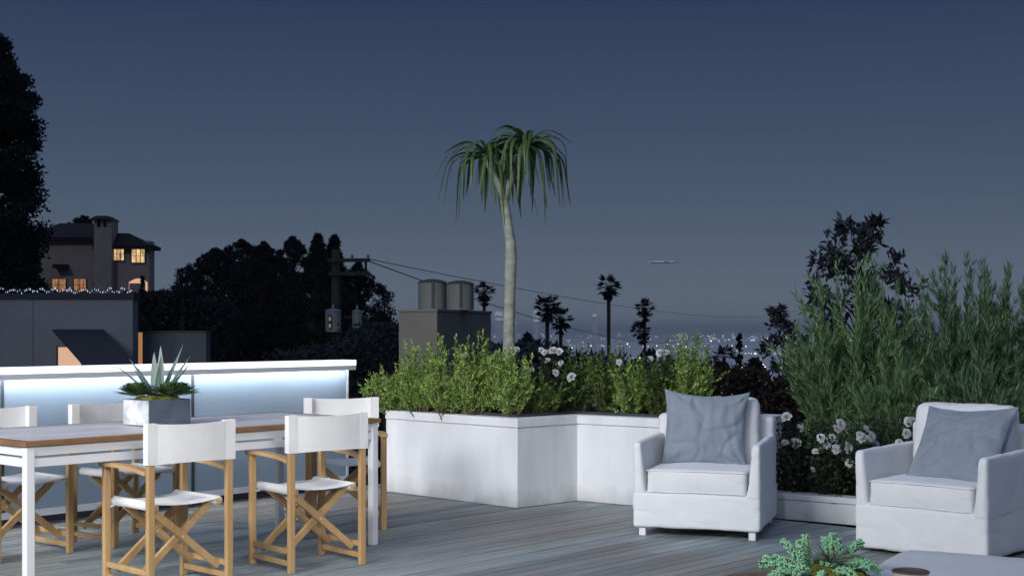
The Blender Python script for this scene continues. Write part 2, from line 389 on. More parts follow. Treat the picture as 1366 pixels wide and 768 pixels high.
bg2 = nt.nodes.new('ShaderNodeBackground'); bg2.inputs[1].default_value = 1.0; lnk(nt, cr.outputs[0], bg2.inputs[0])
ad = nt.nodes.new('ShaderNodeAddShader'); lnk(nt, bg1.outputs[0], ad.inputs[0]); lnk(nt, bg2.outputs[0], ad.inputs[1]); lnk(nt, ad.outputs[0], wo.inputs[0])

def lamp(name, kind, loc, target, energy, col, **kw):
    l = bpy.data.lights.new(name, kind); l.energy = energy; l.color = col
    for k, v in kw.items(): setattr(l, k, v)
    o = bpy.data.objects.new(name, l); COL.objects.link(o); o.location = loc
    o.rotation_euler = (Vector(target) - Vector(loc)).to_track_quat('-Z', 'Y').to_euler()
    return o
# the moon, and assumed lamps out of view that light the furniture
d = Vector((math.sin(MOON_AZ) * math.cos(MOON_EL), math.cos(MOON_AZ) * math.cos(MOON_EL), math.sin(MOON_EL)))
lamp('moon', 'SUN', d * 50, (0, 0, 0), .28, (.84, .92, 1.0), angle=R(.6))
lamp('assumed_floodlight', 'AREA', (-7.3, -1.2, 5.6), (-1.6, 9.9, .3), 385, (.97, .985, 1.0), shape='RECTANGLE', size=6.0, size_y=2.4, spread=R(95))  # assumed floodlight, unseen, inferred from the light on the terrace
lamp('added_chair_light', 'AREA', (.7, 1.6, 2.7), (-1.75, 7.2, .5), 21, (1.0, .97, .93), shape='RECTANGLE', size=1.6, size_y=1.0, spread=R(62))  # unseen lamp added to brighten the chair canvases

# ------------------------------------------------------------------ setting: deck, terrain, basin
TH = R(47.5); U = Vector((math.cos(TH), math.sin(TH), 0)); V = Vector((-math.sin(TH), math.cos(TH), 0))
mb = MB(); pitch = .095
y = -8.6; k = 0
while y < 8.36:
    x = -7.0 - random.random() * 2
    while x < 7.95:
        x1 = min(x + 3.2 + random.random() * 1.6, 7.95)
        dz = random.uniform(-.0012, .0012)
        mb.box(x + .0015, x1 - .0015, y + .003, y + pitch - .003, -.028 + dz, dz)
        x = x1
    y += pitch; k += 1
deck = mb.build('deck', M['deck'], bevel=0)
deck.rotation_euler.z = TH
tag(deck, 'weathered grey timber deck of narrow boards', None, None, 'structure')
sub = MB().box(-9, 7.94, -8.6, 8.35, -.30, -.034); so = sub.build('deck_underside_ground', M['soil']); so.rotation_euler.z = TH; tag(so, 'dark base below the deck boards', None, None, 'structure')

def hz(x, y):
    z = -.55 - .075 * max(0, y - 12)
    z += .30 * max(0, -x - 3.2) * min(1, max(0, (y - 6) / 10)) * (1 if y < 400 else max(0, 1 - (y - 400) / 600))
    z += .10 * math.sin(x * .31 + 1) * math.sin(y * .23) * min(1, y / 30)
    return max(z, -160)
ys = list(np.linspace(-30, 60, 60)) + list(np.geomspace(64, 2300, 40))
v = []; f = []; nxs = 81
for y in ys:
    half = 40 + max(0, y) * .9
    for x in np.linspace(-half, half, nxs): v.append((x, y, hz(x, y)))
for j in range(len(ys) - 1):
    for i in range(nxs - 1):
        a = j * nxs + i; f.append((a, a + 1, a + nxs + 1, a + nxs))
tag(MB().add(v, f).build('hillside', M['earth'], smooth=True), 'dark hillside falling away beyond the terrace', None, None, 'structure')
tag(MB().box(-60000, 60000, 1200, 70000, -152, -150).build('city_basin', M['basin']), 'flat city basin far below, bluish at night', None, None, 'structure')

# ------------------------------------------------------------------ frosted glass railing with LED
W0 = Vector((-3.274, 8.63, 0)); W1 = Vector((-1.328, 10.868, 0)); wd = (W1 - W0).normalized(); wlen = (W1 - W0).length
wang = math.atan2(wd.y, wd.x)
rail = thing('glass_railing', 'long frosted glass terrace railing glowing under a white light strip', 'railing', W0, wang)
def along(px):   # distance along the railing line where this column meets it
    k = (px - CX) / F
    return (k * W0.y - W0.x) / (wd.x - k * wd.y)
cuts = [-1.25, along(3), along(257), wlen]
for a, b in zip(cuts[:-1], cuts[1:]):
    MB().box(a + .012, b - .012, .0, .016, .11, .985).build('glass_panel', M['glass'], rail)
for a in cuts:
    MB().box(a - .0115, a + .0115, -.004, .05, 0, .985).build('post', M['dark_metal'] if a < wlen - .1 else M['rail_metal'], rail)
MB().box(-1.25, wlen, -.006, .022, .065, .1095).build('bottom_rail', M['rail_metal'], rail)
MB().box(-1.27, wlen + .01, -.090, .06, .987, .997).box(-1.27, wlen + .01, -.0945, -.0905, .962, .997).build('handrail', M['rail_metal'], rail)
tr = MB().box(-1.27, wlen + .012, -.0945, .065, .9985, 1.040).build('light_strip', M['led_top'], rail)
MB().box(-1.25, wlen - .01, -.084, -.072, .976, .9855).build('led_tape', M['led'], tr)

# ------------------------------------------------------------------ white planters
P1, P2, P3 = Vector((-1.0, 10.70, 0)), Vector((.038, 9.68, 0)), Vector((.49, 10.105, 0))
LD = Vector((math.cos(R(-36)), math.sin(R(-36)), 0)); LN = Vector((-LD.y, LD.x, 0))
P4 = P3 + LD * 1.22
poly = [P1, P2, P3, P4, P4 + LN * .95, Vector((.62, 11.25, 0)), Vector((-.32, 11.42, 0))]
def inset(poly, d):
    out = []; n = len(poly)
    for i in range(n):
        a, b, c = poly[i - 1], poly[i], poly[(i + 1) % n]
        e1 = (b - a).normalized(); e2 = (c - b).normalized()
        n1 = Vector((-e1.y, e1.x, 0)); n2 = Vector((-e2.y, e2.x, 0))
        bis = (n1 + n2); bis = bis / max(.3, bis.dot(n1)); out.append(b + bis * d)
    return out
def ring_wall(outer, inner, z0, z1):
    n = len(outer); m = MB()
    v = [Vector((p.x, p.y, z)) for z in (z0, z1) for p in outer] + [Vector((p.x, p.y, z)) for z in (z0, z1) for p in inner]
    f = []
    for i in range(n):
        j = (i + 1) % n
        f += [(i, j, n + j, n + i), (2 * n + j, 2 * n + i, 3 * n + i, 3 * n + j), (n + i, n + j, 3 * n + j, 3 * n + i), (j, i, 2 * n + i, 2 * n + j)]
    return m.add(v, f)
planter = thing('raised_planter', 'angular white stuccoed raised planter full of green shrubs', 'planter', (0, 0, 0))
ring_wall(poly, inset(poly, .10), 0.002, .575).build('planter_wall', M['stucco'], planter, bevel=.006)
ring_wall(inset(poly, -.006), inset(poly, .104), .577, .645).build('rim', M['stucco'], planter, bevel=.008)
ring_wall(inset(poly, .106), inset(poly, .125), .45, .665).build('liner', M['liner'], planter)
MB().prism(inset(poly, .126), .3, .60).build('soil', M['soil'], planter)
# low wall and bed to the right of it
A0 = P4 + LD * .012; A1 = P3 + LD * 5.4
lw = thing('low_garden_wall', 'low white wall edging the rose bed behind the armchairs', 'wall', (0, 0, 0))
q = [A0, A1, A1 + LN * .14, A0 + LN * .14]
MB().prism([(p.x, p.y) for p in q], .002, .135).build('wall', M['stucco'], lw, bevel=.005)
q = [A0 - LN * .008, A1 - LN * .008, A1 + LN * .148, A0 + LN * .148]
MB().prism([(p.x, p.y) for p in q], .137, .178).build('coping', M['stucco'], lw, bevel=.006)
q = [A0 + LN * .155, A1 + LN * .155, A1 + LN * 4.5, A0 + LN * 3.6]
tag(MB().prism([(p.x, p.y) for p in q], -.5, .13).build('garden_bed', M['soil']), 'dark soil bed behind the low white wall', None, None, 'structure')

# ------------------------------------------------------------------ dining table
tA, tB = R(48.5), None
tc_ = Vector((-1.892, 7.522, 0)); TL, TW, TT = 2.28, .95, .754
tab = thing('dining_table', 'long dining table with weathered plank top and white painted frame', 'table', tc_, tA)
mb = MB(); nb = 8; bw = (TW - .10) / nb
for i in range(nb):
    mb.box(-TL / 2 + .05, TL / 2 - .05, -TW / 2 + .05 + i * bw + .003, -TW / 2 + .05 + (i + 1) * bw - .003, TT - .022, TT)
mb.build('tabletop', M['top_grey'], tab)
for s in (-1, 1):
    MB().box(-TL / 2, TL / 2, min(s * TW / 2, s * (TW / 2 - .048)), max(s * TW / 2, s * (TW / 2 - .048)), TT - .026, TT - .001).build('edge_board', M['teak_dark'], tab, bevel=.003)
    MB().box(min(s * TL / 2, s * (TL / 2 - .048)), max(s * TL / 2, s * (TL / 2 - .048)), -TW / 2 + .0485, TW / 2 - .0485, TT - .026, TT - .001).build('edge_board', M['teak_dark'], tab, bevel=.003)
lx, ly, lw_ = TL / 2 - .035, TW / 2 - .035, .022
for sx in (-1, 1):
    for sy in (-1, 1):
        MB().box(sx * lx - lw_, sx * lx + lw_, sy * ly - lw_, sy * ly + lw_, 0, TT - .0275).build('leg', M['white_paint'], tab, bevel=.004)
for s in (-1, 1):
    for z0, z1 in ((TT - .072, TT - .029), (TT - .125, TT - .084)):
        MB().box(-lx + lw_ + .001, lx - lw_ - .001, s * ly - .012, s * ly + .012, z0, z1).build('apron_rail', M['white_paint'], tab)
        MB().box(s * lx - .012, s * lx + .012, -ly + lw_ + .001, ly - lw_ - .001, z0, z1).build('apron_rail', M['white_paint'], tab)
    for xx in (-.38, .38):
        MB().box(xx - .03, xx + .03, s * ly - .010, s * ly + .010, TT - .0835, TT - .0725).build('spacer', M['white_paint'], tab)

# ------------------------------------------------------------------ director's chairs
def make_chair(label):
    c = thing('director_chair', label, 'chair', group='director chairs around the dining table')
    W, D, S = .222, .205, .018
    for s in (-1, 1):
        MB().box(s * W - S, s * W + S, -D - S * .8, -D + S * .8, 0, .824).build('back_post', M['teak'], c, bevel=.004)
        MB().box(s * W - S, s * W + S, D - S * .8, D + S * .8, 0, .598).build('leg', M['teak'], c, bevel=.004)
        m = MB(); pts = [(-D + S, .588), (-.08, .604), (.08, .612), (D + .055, .606)]; n = 14; v = []; f = []
        for i in range(n + 1):
            t = i / n; yy = pts[0][0] + (pts[-1][0] - pts[0][0]) * t
            zz = np.interp(yy, [p[0] for p in pts], [p[1] for p in pts])
            wv = .022 + .006 * math.sin(t * math.pi); 
            if i == n: wv *= .75
            v += [(s * W - wv, yy, zz - .010), (s * W + wv, yy, zz - .010), (s * W + wv, yy, zz + .010), (s * W - wv, yy, zz + .010)]
        for i in range(n):
            a = 4 * i
            f += [(a + k, a + (k + 1) % 4, a + 4 + (k + 1) % 4, a + 4 + k) for k in range(4)]
        f += [(3, 2, 1, 0), (4 * n, 4 * n + 1, 4 * n + 2, 4 * n + 3)]
        m.add(v, f).build('armrest', M['teak'], c, bevel=.003)
        for z in (.050, .112):
            MB().box(s * W - .010, s * W + .010, -D + S * .8 + .001, D - S * .8 - .001, z - .014, z + .014).build('stretcher', M['teak'], c, bevel=.003)
        MB().box(s * (W - .045) - .014, s * (W - .045) + .014, -D + .02, D - .005, .408, .432).build('seat_rail', M['teak'], c, bevel=.004)
        MB().tube([(s * (W - .045), D - .04, .415), (s * W, D - .04, .400)], .006, 6).build('hinge', M['rail_metal'], c)
    for yy in (-.115, .115):
        for s in (-1, 1):
            o = s * .0125
            MB().bar((-s * (W - .012), yy + o, .090), (s * (W - .045), yy + o, .412), .0225, .036).build('cross_brace', M['teak'], c, bevel=.003)
        MB().tube([(0, yy - .028, .262), (0, yy + .028, .262)], .006, 8).build('bolt', M['rail_metal'], c)
    # sling seat
    m = MB(); n = 16; v = []; f = []
    for zoff in (0, -.006):
        for i in range(n + 1):
            x = -W + .028 + (2 * W - .056) * i / n; sag = .016 * (1 - (2 * i / n - 1) ** 2)
            for yy in (-D + .025, -D * .3, D * .35, D + .012):
                v.append((x, yy, .444 - sag + zoff - (.006 if yy == D + .012 else 0)))
    q = 4; off = (n + 1) * q
    for i in range(n):
        for k in range(q - 1):
            a = i * q + k
            f.append((a, a + q, a + q + 1, a + 1)); f.append((off + a + 1, off + a + q + 1, off + a + q, off + a))
        a = i * q
        f.append((off + a, off + a + q, a + q, a)); f.append((a + 3, a + q + 3, off + a + q + 3, off + a + 3))
    m.add(v, f)
    for s in (-1, 1):   # sleeves round the seat rails
        m.tube([(s * (W - .040), -D + .03, .425), (s * (W - .040), D + .008, .425)], .024, 10)
    m.build('seat_canvas', M['canvas'], c, smooth=True)
    # back canvas: two sheets with a sleeve round each post
    m = MB(); n = 18; v = []; f = []; z0, z1 = .632, .830; rows = [z0, z0 + .05, z0 + .1, z0 + .15, z1]
    for side in (0, 1):
        for i in range(n + 1):
            t = 2 * i / n - 1; x = t * (W + .004); bow = .020 * (1 - t * t)
            for zi, z in enumerate(rows):
                top = -.010 * (1 - t * t) if zi == len(rows) - 1 else 0
                bot = .004 * (1 - t * t) if zi == 0 else 0
                v.append((x, -D - bow + (-.003 if side == 0 else .003) - .012, z + top + bot))
    q = len(rows); off = (n + 1) * q
    for i in range(n):
        for k in range(q - 1):
            a = i * q + k
            f.append((a, a + q, a + q + 1, a + 1)); f.append((off + a + 1, off + a + q + 1, off + a + q, off + a))
        a = i * q; b = a + q - 1
        f.append((off + a, off + a + q, a + q, a)); f.append((b, b + q, off + b + q, off + b))
    m.add(v, f)
    for s in (-1, 1):
        x = s * W; e = .026
        oc = [(x - e, -D - e * .8), (x + e, -D - e * .8), (x + e, -D + e * .8), (x - e, -D + e * .8)]
        ic = [(x - e + .003, -D - e * .8 + .003), (x + e - .003, -D - e * .8 + .003), (x + e - .003, -D + e * .8 - .003), (x - e + .003, -D + e * .8 - .003)]
        m.add(ring_wall([Vector((*p, 0)) for p in oc], [Vector((*p, 0)) for p in ic], z0, z1).v, ring_wall([Vector((*p, 0)) for p in oc], [Vector((*p, 0)) for p in ic], z0, z1).f)
        for xx in (x - s * e,):   # stitched seam beside the sleeve
            m.box(xx - s * .022 - .0012, xx - s * .022 + .0012, -D - .0225, -D - .018, z0 + .004, z1 - .008)
    m.build('back_canvas', M['canvas'], c)
    return c
chairs = [
    ((-1.7245, 6.76), 46, 'near director chair at the left, by the table front with its back to us'),
    ((-1.122, 7.389), 40, 'near director chair beside the right end leg of the table, back to us'),
    ((-2.84, 7.71), 230, 'far side director chair cut off by the left edge of the picture'),
    ((-2.355, 8.22), 232, 'far side director chair directly behind the agave box, mostly hidden'),
    ((-1.085, 8.77), 194, 'director chair at the far right end of the table, facing us'),
]
proto = make_chair(chairs[0][2])
for i, (p, a, lab) in enumerate(chairs):
    o = proto if i == 0 else copy_tree(proto)
    o.location = (p[0], p[1], 0.0015); o.rotation_euler.z = R(a); o['label'] = lab

# ------------------------------------------------------------------ agave box on the table
bxM = Vector((-1.967, 7.317, 0)); bA = math.atan2(.15, -.184)      # direction of the pale face
bx = thing('concrete_planter_box', 'square grey concrete planter box standing on the dining table', 'planter', Vector((-1.967, 7.317, TT + .002)), bA - R(90))
# local: y along the pale face (away to the left), x along the dark face
BW, BD, BH = .275, .235, .142
def tray(x0, x1, y0, y1, z0, z1, t):
    o = [Vector((x0, y0, 0)), Vector((x1, y0, 0)), Vector((x1, y1, 0)), Vector((x0, y1, 0))]
    return ring_wall(o, inset(o, t), z0, z1)
m = tray(0, BW, 0, BD, 0, BH, .018); m.build('box_body', M['slate'], bx, bevel=.003)
MB().box(-.004, -.0005, .004, BD - .004, .004, BH - .003).build('pale_face', M['concrete_pale'], bx)
MB().box(.0185, BW - .0185, .0185, BD - .0185, .01, BH - .02).build('soil', M['soil'], bx)
v, f = soft_box(BW - .05, BD - .05, .06, .03, (0, 0, .012), .012, 14, 3)
MB().add([(p.x + .025, p.y + .025, p.z + BH - .05) for p in v], f).build('moss_mound', M['moss'], bx, smooth=True)
Mx = Matrix.Translation(bx.location) @ Matrix.Rotation(bx.rotation_euler.z, 4, 'Z')
ag_c = Mx @ Vector((BW * .52, BD * .52, BH - .005))
ag = thing('agave', 'spiky grey green agave rising from the concrete box', 'plant', ag_c)
blades = []
def blade(m, az, lean, L, w0, curl, n=9):
    dh = Vector((math.cos(az), math.sin(az), 0)); side = Vector((-dh.y, dh.x, 0))
    pts = []; wid = []; p = Vector(dh * .012); ang = lean
    for i in range(n + 1):
        t = i / n; pts.append(p.copy()); wid.append(w0 * (.62 + .9 * t - 1.5 * t * t) if t < .92 else w0 * .1)
        p += (dh * math.sin(ang) + Vector((0, 0, 1)) * math.cos(ang)) * L / n; ang += curl / n
    wid[-1] = .0015
    m.ribbon(pts, wid, side, .28)
for az, lean, L, w0, curl in [(175, 42, .31, .046, .35), (168, 26, .28, .052, .35), (120, 10, .27, .064, .1), (80, 4, .30, .066, .05), (265, 8, .26, .068, .1), (300, 12, .26, .064, .15),
                              (20, 20, .33, .060, .1), (0, 30, .30, .056, .2), (345, 38, .28, .054, .2), (225, 30, .23, .052, .3), (60, 25, .26, .042, .2), (200, 48, .22, .038, .4), (320, 45, .22, .038, .4), (140, 40, .26, .04, .2)]:
    mb = MB(); blade(mb, R(az), R(lean), L, w0, curl); mb.build('leaf', M['agave'], ag, smooth=True)
rosl = ['small green rosette succulent at the front left corner of the agave box', 'small green rosette succulent at the front corner nearest the chair back', 'green rosette succulent spilling over the dark side of the agave box',
        'dark green rosette succulent at the back left of the agave box', 'green rosette succulent at the far right end of the agave box']
for i, (x, y, s) in enumerate([(.045, .17, .13), (.15, .035, .13), (.225, .03, .125), (.06, .22, .12), (.25, .12, .13)]):
    c = Mx @ Vector((x, y, BH + .004)); n = 52; k = np.arange(n)
    az = k * 2.39996; el_ = np.linspace(1.4, .12, n)
    D = np.stack([np.cos(az) * np.cos(el_), np.sin(az) * np.cos(el_), np.sin(el_)], 1)
    N = np.stack([-np.cos(az) * np.sin(el_), -np.sin(az) * np.sin(el_), np.cos(el_)], 1)
    o = leaf_obj('rosette_succulent', D * .006 + np.array([0, 0, .012]), D, s * np.linspace(.55, 1, n), .031, M['rosette'], None, N, .6, .2)
    o.location = c; tag(o, rosl[i], 'succulent', 'succulents around the agave')

# ------------------------------------------------------------------ armchairs
AW, AD = .79, .86
def place(v, x, y, z): return [(p[0] + x, p[1] + y, p[2] + z) for p in v]
def make_armchair(label):
    c = thing('armchair', label, 'armchair', group='white slipcovered armchairs')
    v, f = soft_box(AW, AD, .222, .022, (.004, .006, 0), .004, 5, 1, 34)
    MB().add(place(v, -AW / 2, 0, .052), f).build('slipcover_skirt', M['slip'], c, smooth=True)
    for s in (-1, 1):
        def xf(q, s=s):
            t = max(0, min(1, q.z / .345)); q = Vector(q); q.x *= 1 - .42 * t ** .7 + .22 * max(0, .25 - t) * 1
            q.z += .012 * (q.y / .74) * t
            if s > 0: q.x = .79 - q.x
            return q
        v, f = soft_box(.092, .74, .345, .026, (.006, .006, .004), .0042, 6, 2 + s, 28, xf)
        if s > 0: f = [q[::-1] for q in f]
        MB().add(place(v, -AW / 2, -.001, .235), f).build('armrest', M['slip'], c, smooth=True)
    v, f = soft_box(AW - .012, .15, .47, .04, (0, .008, .004), .0045, 6, 5, 28)
    MB().add(place(v, -AW / 2 + .006, .713, .25), f).build('backrest', M['slip'], c, smooth=True)
    v, f = soft_box(.615, .64, .155, .026, (.003, .010, .016), .0035, 6, 8, 28)
    MB().add(place(v, -.3075, .006, .262), f).build('seat_cushion', M['slip2'], c, smooth=True)
    for zz in (.277, .407):
        px_, py0, py1, r_ = .3085, .0045, .62, .022; pts = [(-px_, py1, zz), (-px_, py0 + r_, zz), (-px_ + r_ * .3, py0 + r_ * .3, zz), (-px_ + r_, py0, zz), (0, py0 - .002, zz + .004), (px_ - r_, py0, zz), (px_ - r_ * .3, py0 + r_ * .3, zz), (px_, py0 + r_, zz), (px_, py1, zz)]
        MB().tube(pts, .0042, 6).build('piping', M['slip2'], c, smooth=True)
    def xb(q): return Vector((q.x, q.y + .13 * q.z, q.z))
    v, f = soft_box(.605, .155, .435, .05, (.004, .03, .006), .006, 6, 11, 28, xb)
    MB().add(place(v, -.3025, .520, .402), f).build('back_cushion', M['slip2'], c, smooth=True)
    for x in (-AW / 2 + .055, AW / 2 - .055):
        for y in (.05, AD - .05):
            MB().box(x - .021, x + .021, y - .021, y + .021, 0, .062).build('leg', M['white_paint'], c, bevel=.003)
    return c
AC = [((1.126, 8.278), -18), ((2.285, 7.585), -42)]
ch1 = make_armchair('white slipcovered armchair in front of the planter, two square feet showing')
ch1.location = (*AC[0][0], .0015); ch1.rotation_euler.z = R(AC[0][1])
ch2 = copy_tree(ch1); ch2.location = (*AC[1][0], .0015); ch2.rotation_euler.z = R(AC[1][1])
for k in kids(ch2):                      # this cover hangs to the deck and hides the feet
    if k.name.startswith('leg'): bpy.data.objects.remove(k)
    elif k.name.startswith('slipcover_skirt'): k.scale.z = 1.19; k.location.z = -.046
ch2['label'] = 'white slipcovered armchair behind the grey stone table, cut by the picture edge'

def make_pillow(name, label, w, h, t, seed, ch, x, y, z, lean, roll, yaw=0):
    n = 52; v = []; f = []
    for side in (1, -1):
        for j in range(n + 1):
            for i in range(n + 1):
                u = -1 + 2 * i / n; q = -1 + 2 * j / n
                X = u * w / 2 * (1 - .095 * (1 - q * q)); Z = q * h / 2 * (1 - .085 * (1 - u * u))
                Y = t / 2 * max(0, (1 - abs(u) ** 2.4)) ** .62 * max(0, (1 - abs(q) ** 2.4)) ** .62
                wr = .018 * noise3((X, Z, side), 7, seed) + .011 * noise3((X * 1.6, Z * .8, side), 15, seed)
                # gathers running in from the corners
                cdist = (1 - abs(u)) + (1 - abs(q))
                wr += .016 * math.sin(9 * math.atan2(1 - abs(u) + .02, 1 - abs(q) + .02)) * max(0, 1 - cdist / 1.1)
                wr -= .016 * max(0, 1 - abs(noise3((X * .7 + Z * .5, Z * 1.3 - X * .6, side), 6, seed + 3)) * 2.4) ** 4
                edge = min(1, 6 * min(1 - abs(u), 1 - abs(q)))
                v.append((X, -side * (Y + .002) - wr * edge * side, Z - .02 * (1 - u * u) * (q > 0) * q))
    N = (n + 1) ** 2
    for j in range(n):
        for i in range(n):
            a = j * (n + 1) + i
            f.append((a, a + 1, a + n + 2, a + n + 1)); f.append((N + a + n + 1, N + a + n + 2, N + a + 1, N + a))
    ring = [i for i in range(n)] + [j * (n + 1) + n for j in range(n)] + [n * (n + 1) + i for i in range(n, 0, -1)] + [j * (n + 1) for j in range(n, 0, -1)]
    for k in range(len(ring)):
        a, b = ring[k], ring[(k + 1) % len(ring)]; f.append((b, a, N + a, N + b))
    o = MB().add(v, f).build(name, M['pillow'], None, smooth=True)
    base = Matrix.Translation((ch.location.x, ch.location.y, 0)) @ Matrix.Rotation(ch.rotation_euler.z, 4, 'Z')
    o.matrix_world = base @ Matrix.Translation((x, y, z)) @ Matrix.Rotation(yaw, 4, 'Z') @ Matrix.Rotation(-lean, 4, 'X') @ Matrix.Rotation(roll, 4, 'Y')
    tag(o, label, 'pillow', 'blue grey throw pillows')
make_pillow('throw_pillow', 'blue grey throw pillow upright with pinched ears in the armchair by the planter', .55, .50, .21, 3, ch1, -.015, .430, .645, R(13), R(2), R(6))
make_pillow('throw_pillow', 'slouched blue grey throw pillow leaning far back in the armchair by the stone table', .56, .55, .19, 9, ch2, .07, .40, .615, R(38), R(-2), R(-4))

# ------------------------------------------------------------------ coffee tables in the near right corner
a2 = R(-30); C1 = Vector((1.584, 5.44, 0)); u2 = Vector((math.cos(a2), math.sin(a2), 0)); v2 = Vector((math.sin(a2), -math.cos(a2), 0))
ctr = C1 + u2 * .48 + v2 * .5
st = thing('stone_coffee_table', 'pale grey stone coffee table with rounded corners', 'table', ctr, a2)
v, f = soft_box(.96, 1.0, .045, .012, (0, 0, 0), 0, 1, 0, 10)
def rc(q):
    x, y = q[0] - .48, q[1] - .5; r = .07; ix = max(-.48 + r, min(.48 - r, x)); iy = max(-.5 + r, min(.5 - r, y))
    d_ = Vector((x - ix, y - iy, 0)); m_ = max(abs(d_.x), abs(d_.y))
    if d_.length > 1e-6: d_ = d_.normalized() * m_
    return (ix + d_.x, iy + d_.y, q[2] + .356)
MB().add([rc(p) for p in v], f).build('table_top', M['stone_top'], st, smooth=True)
MB().box(-.22, .22, -.24, .24, 0, .357).build('pedestal', M['stone_top'], st, bevel=.01)
rt = thing('round_side_table', 'low round brown wood side table tucked beside the stone table', 'table', (1.06, 4.98, 0))
MB().lathe([(.30, .292), (.342, .296), (.35, .306), (.35, .322), (.344, .330), (.0, .3305)][::1], n=48).build('table_top', M['walnut'], rt)
MB().lathe([(.16, 0), (.16, .015), (.05, .03), (.045, .27), (.10, .2915)], n=24).build('pedestal', M['walnut'], rt, smooth=True)
bp_ = Vector((1.10, 4.80, .3325))
bw_ = thing('succulent_bowl', 'brown ceramic bowl of moss on the round side table', 'bowl', bp_)
MB().lathe([(.07, 0), (.12, .015), (.155, .055), (.160, .075), (.150, .075), (.145, .062), (.02, .06)], n=32).build('bowl_body', M['brown_glaze'], bw_, smooth=True)
for x, y, r in ((-.085, .03, .07), (.085, -.01, .075), (0, -.085, .06), (.02, .09, .07)):
    v, f = soft_box(2 * r, 2 * r, .055, .027, (0, 0, .010), .014, 18, int(x * 100), 9)
    MB().add(place(v, x - r, y - r, .04), f).build('moss_mound', M['moss'], bw_, smooth=True)
def bead_obj(name, C, D, L, W, mat):
    C = np.asarray(C); D = unit(np.asarray(D)); n = len(C); N = rdir(n); S = unit(np.cross(D, N)); N = np.cross(S, D)
    L = np.broadcast_to(L, (n,))[:, None]; W = np.broadcast_to(W, (n,))[:, None]
    V = np.stack([C, C + D * L * .55 + S * W / 2, C + D * L * .55 + N * W / 2, C + D * L * .55 - S * W / 2, C + D * L * .55 - N * W / 2, C + D * L], 1).reshape(-1, 3)
    f = []
    for i in range(n):
        a = 6 * i
        for k in range(4):
            p, q = a + 1 + k, a + 1 + (k + 1) % 4
            f += [(a, q, p), (a + 5, p, q)]
    return MB().add(V.tolist(), f).build(name, mat, None, smooth=True)
sed = []; seddir = []
trails = [(-165, 25, .24, -1.1), (175, 50, .23, -1.2), (150, 62, .20, -.4), (112, 66, .19, .2), (70, 60, .21, -.5), (35, 58, .24, -.9), (15, 66, .22, -.7), (-12, 42, .23, -1.3), (140, 40, .22, -1.3), (-60, 55, .18, -2.0), (200, 40, .22, -1.6), (48, 72, .20, .3), (-30, 52, .21, -1.2),
          (-100, 45, .17, -2.2), (160, 70, .17, .5), (0, 75, .18, .6), (-140, 50, .18, -1.6), (25, 40, .22, -1.0), (-5, 58, .20, -1.5), (185, 30, .24, -.7)]
for az, elv, L, droop in trails:
    p = np.array([.06 * math.cos(R(az)), .06 * math.sin(R(az)), .08]); e = R(elv); n = 20; za = rng.uniform(-.6, .6)
    for i in range(n):
        a_ = R(az) + za * i / n
        dr = np.array([math.cos(a_) * math.cos(e), math.sin(a_) * math.cos(e), math.sin(e)])
        for k in range(9):
            rd = rng.normal(size=3); rd -= dr * rd.dot(dr); rd /= np.linalg.norm(rd)
            sed.append(p + rd * .003); seddir.append(rd * 1.0 + dr * .6)
        p = p + dr * L * .70 / n; e += droop / n
o = bead_obj('trailing_sedum', np.array(sed), np.array(seddir), rng.uniform(.013, .019, len(sed)), rng.uniform(.009, .0125, len(sed)), M['sedum'])
o.location = bp_; tag(o, 'bright blue green trailing sedum spilling over the moss bowl', 'succulent')
n = 60; D = rdir(n); D[:, 2] = np.abs(D[:, 2]) * .6 + .25
o = leaf_obj('air_plant', np.tile([[.02, -.06, .13]], (n, 1)), D, rng.uniform(.07, .12, n), .006, M['airplant'], None, None, .3)
o.location = bp_; tag(o, 'thin grey leaved air plant in the middle of the moss bowl', 'plant')
o = MB().lathe([(.03, 0), (.05, .012), (.062, .036), (.064, .042), (.057, .042), (.05, .02), (.0, .012)], n=28).build('small_dish', M['ceramic'], None, smooth=True)
dish = thing('small_bowl', 'small cream bowl with brown rim on the stone table', 'bowl', (1.385, 4.69, .4005)); o.parent = dish; o.name = 'bowl_body'
MB().lathe([(.0645, .040), (.0655, .043), (.0625, .0455), (.0565, .0445), (.0560, .0424)], n=28).build('rim', M['brown_glaze'], dish, smooth=True)

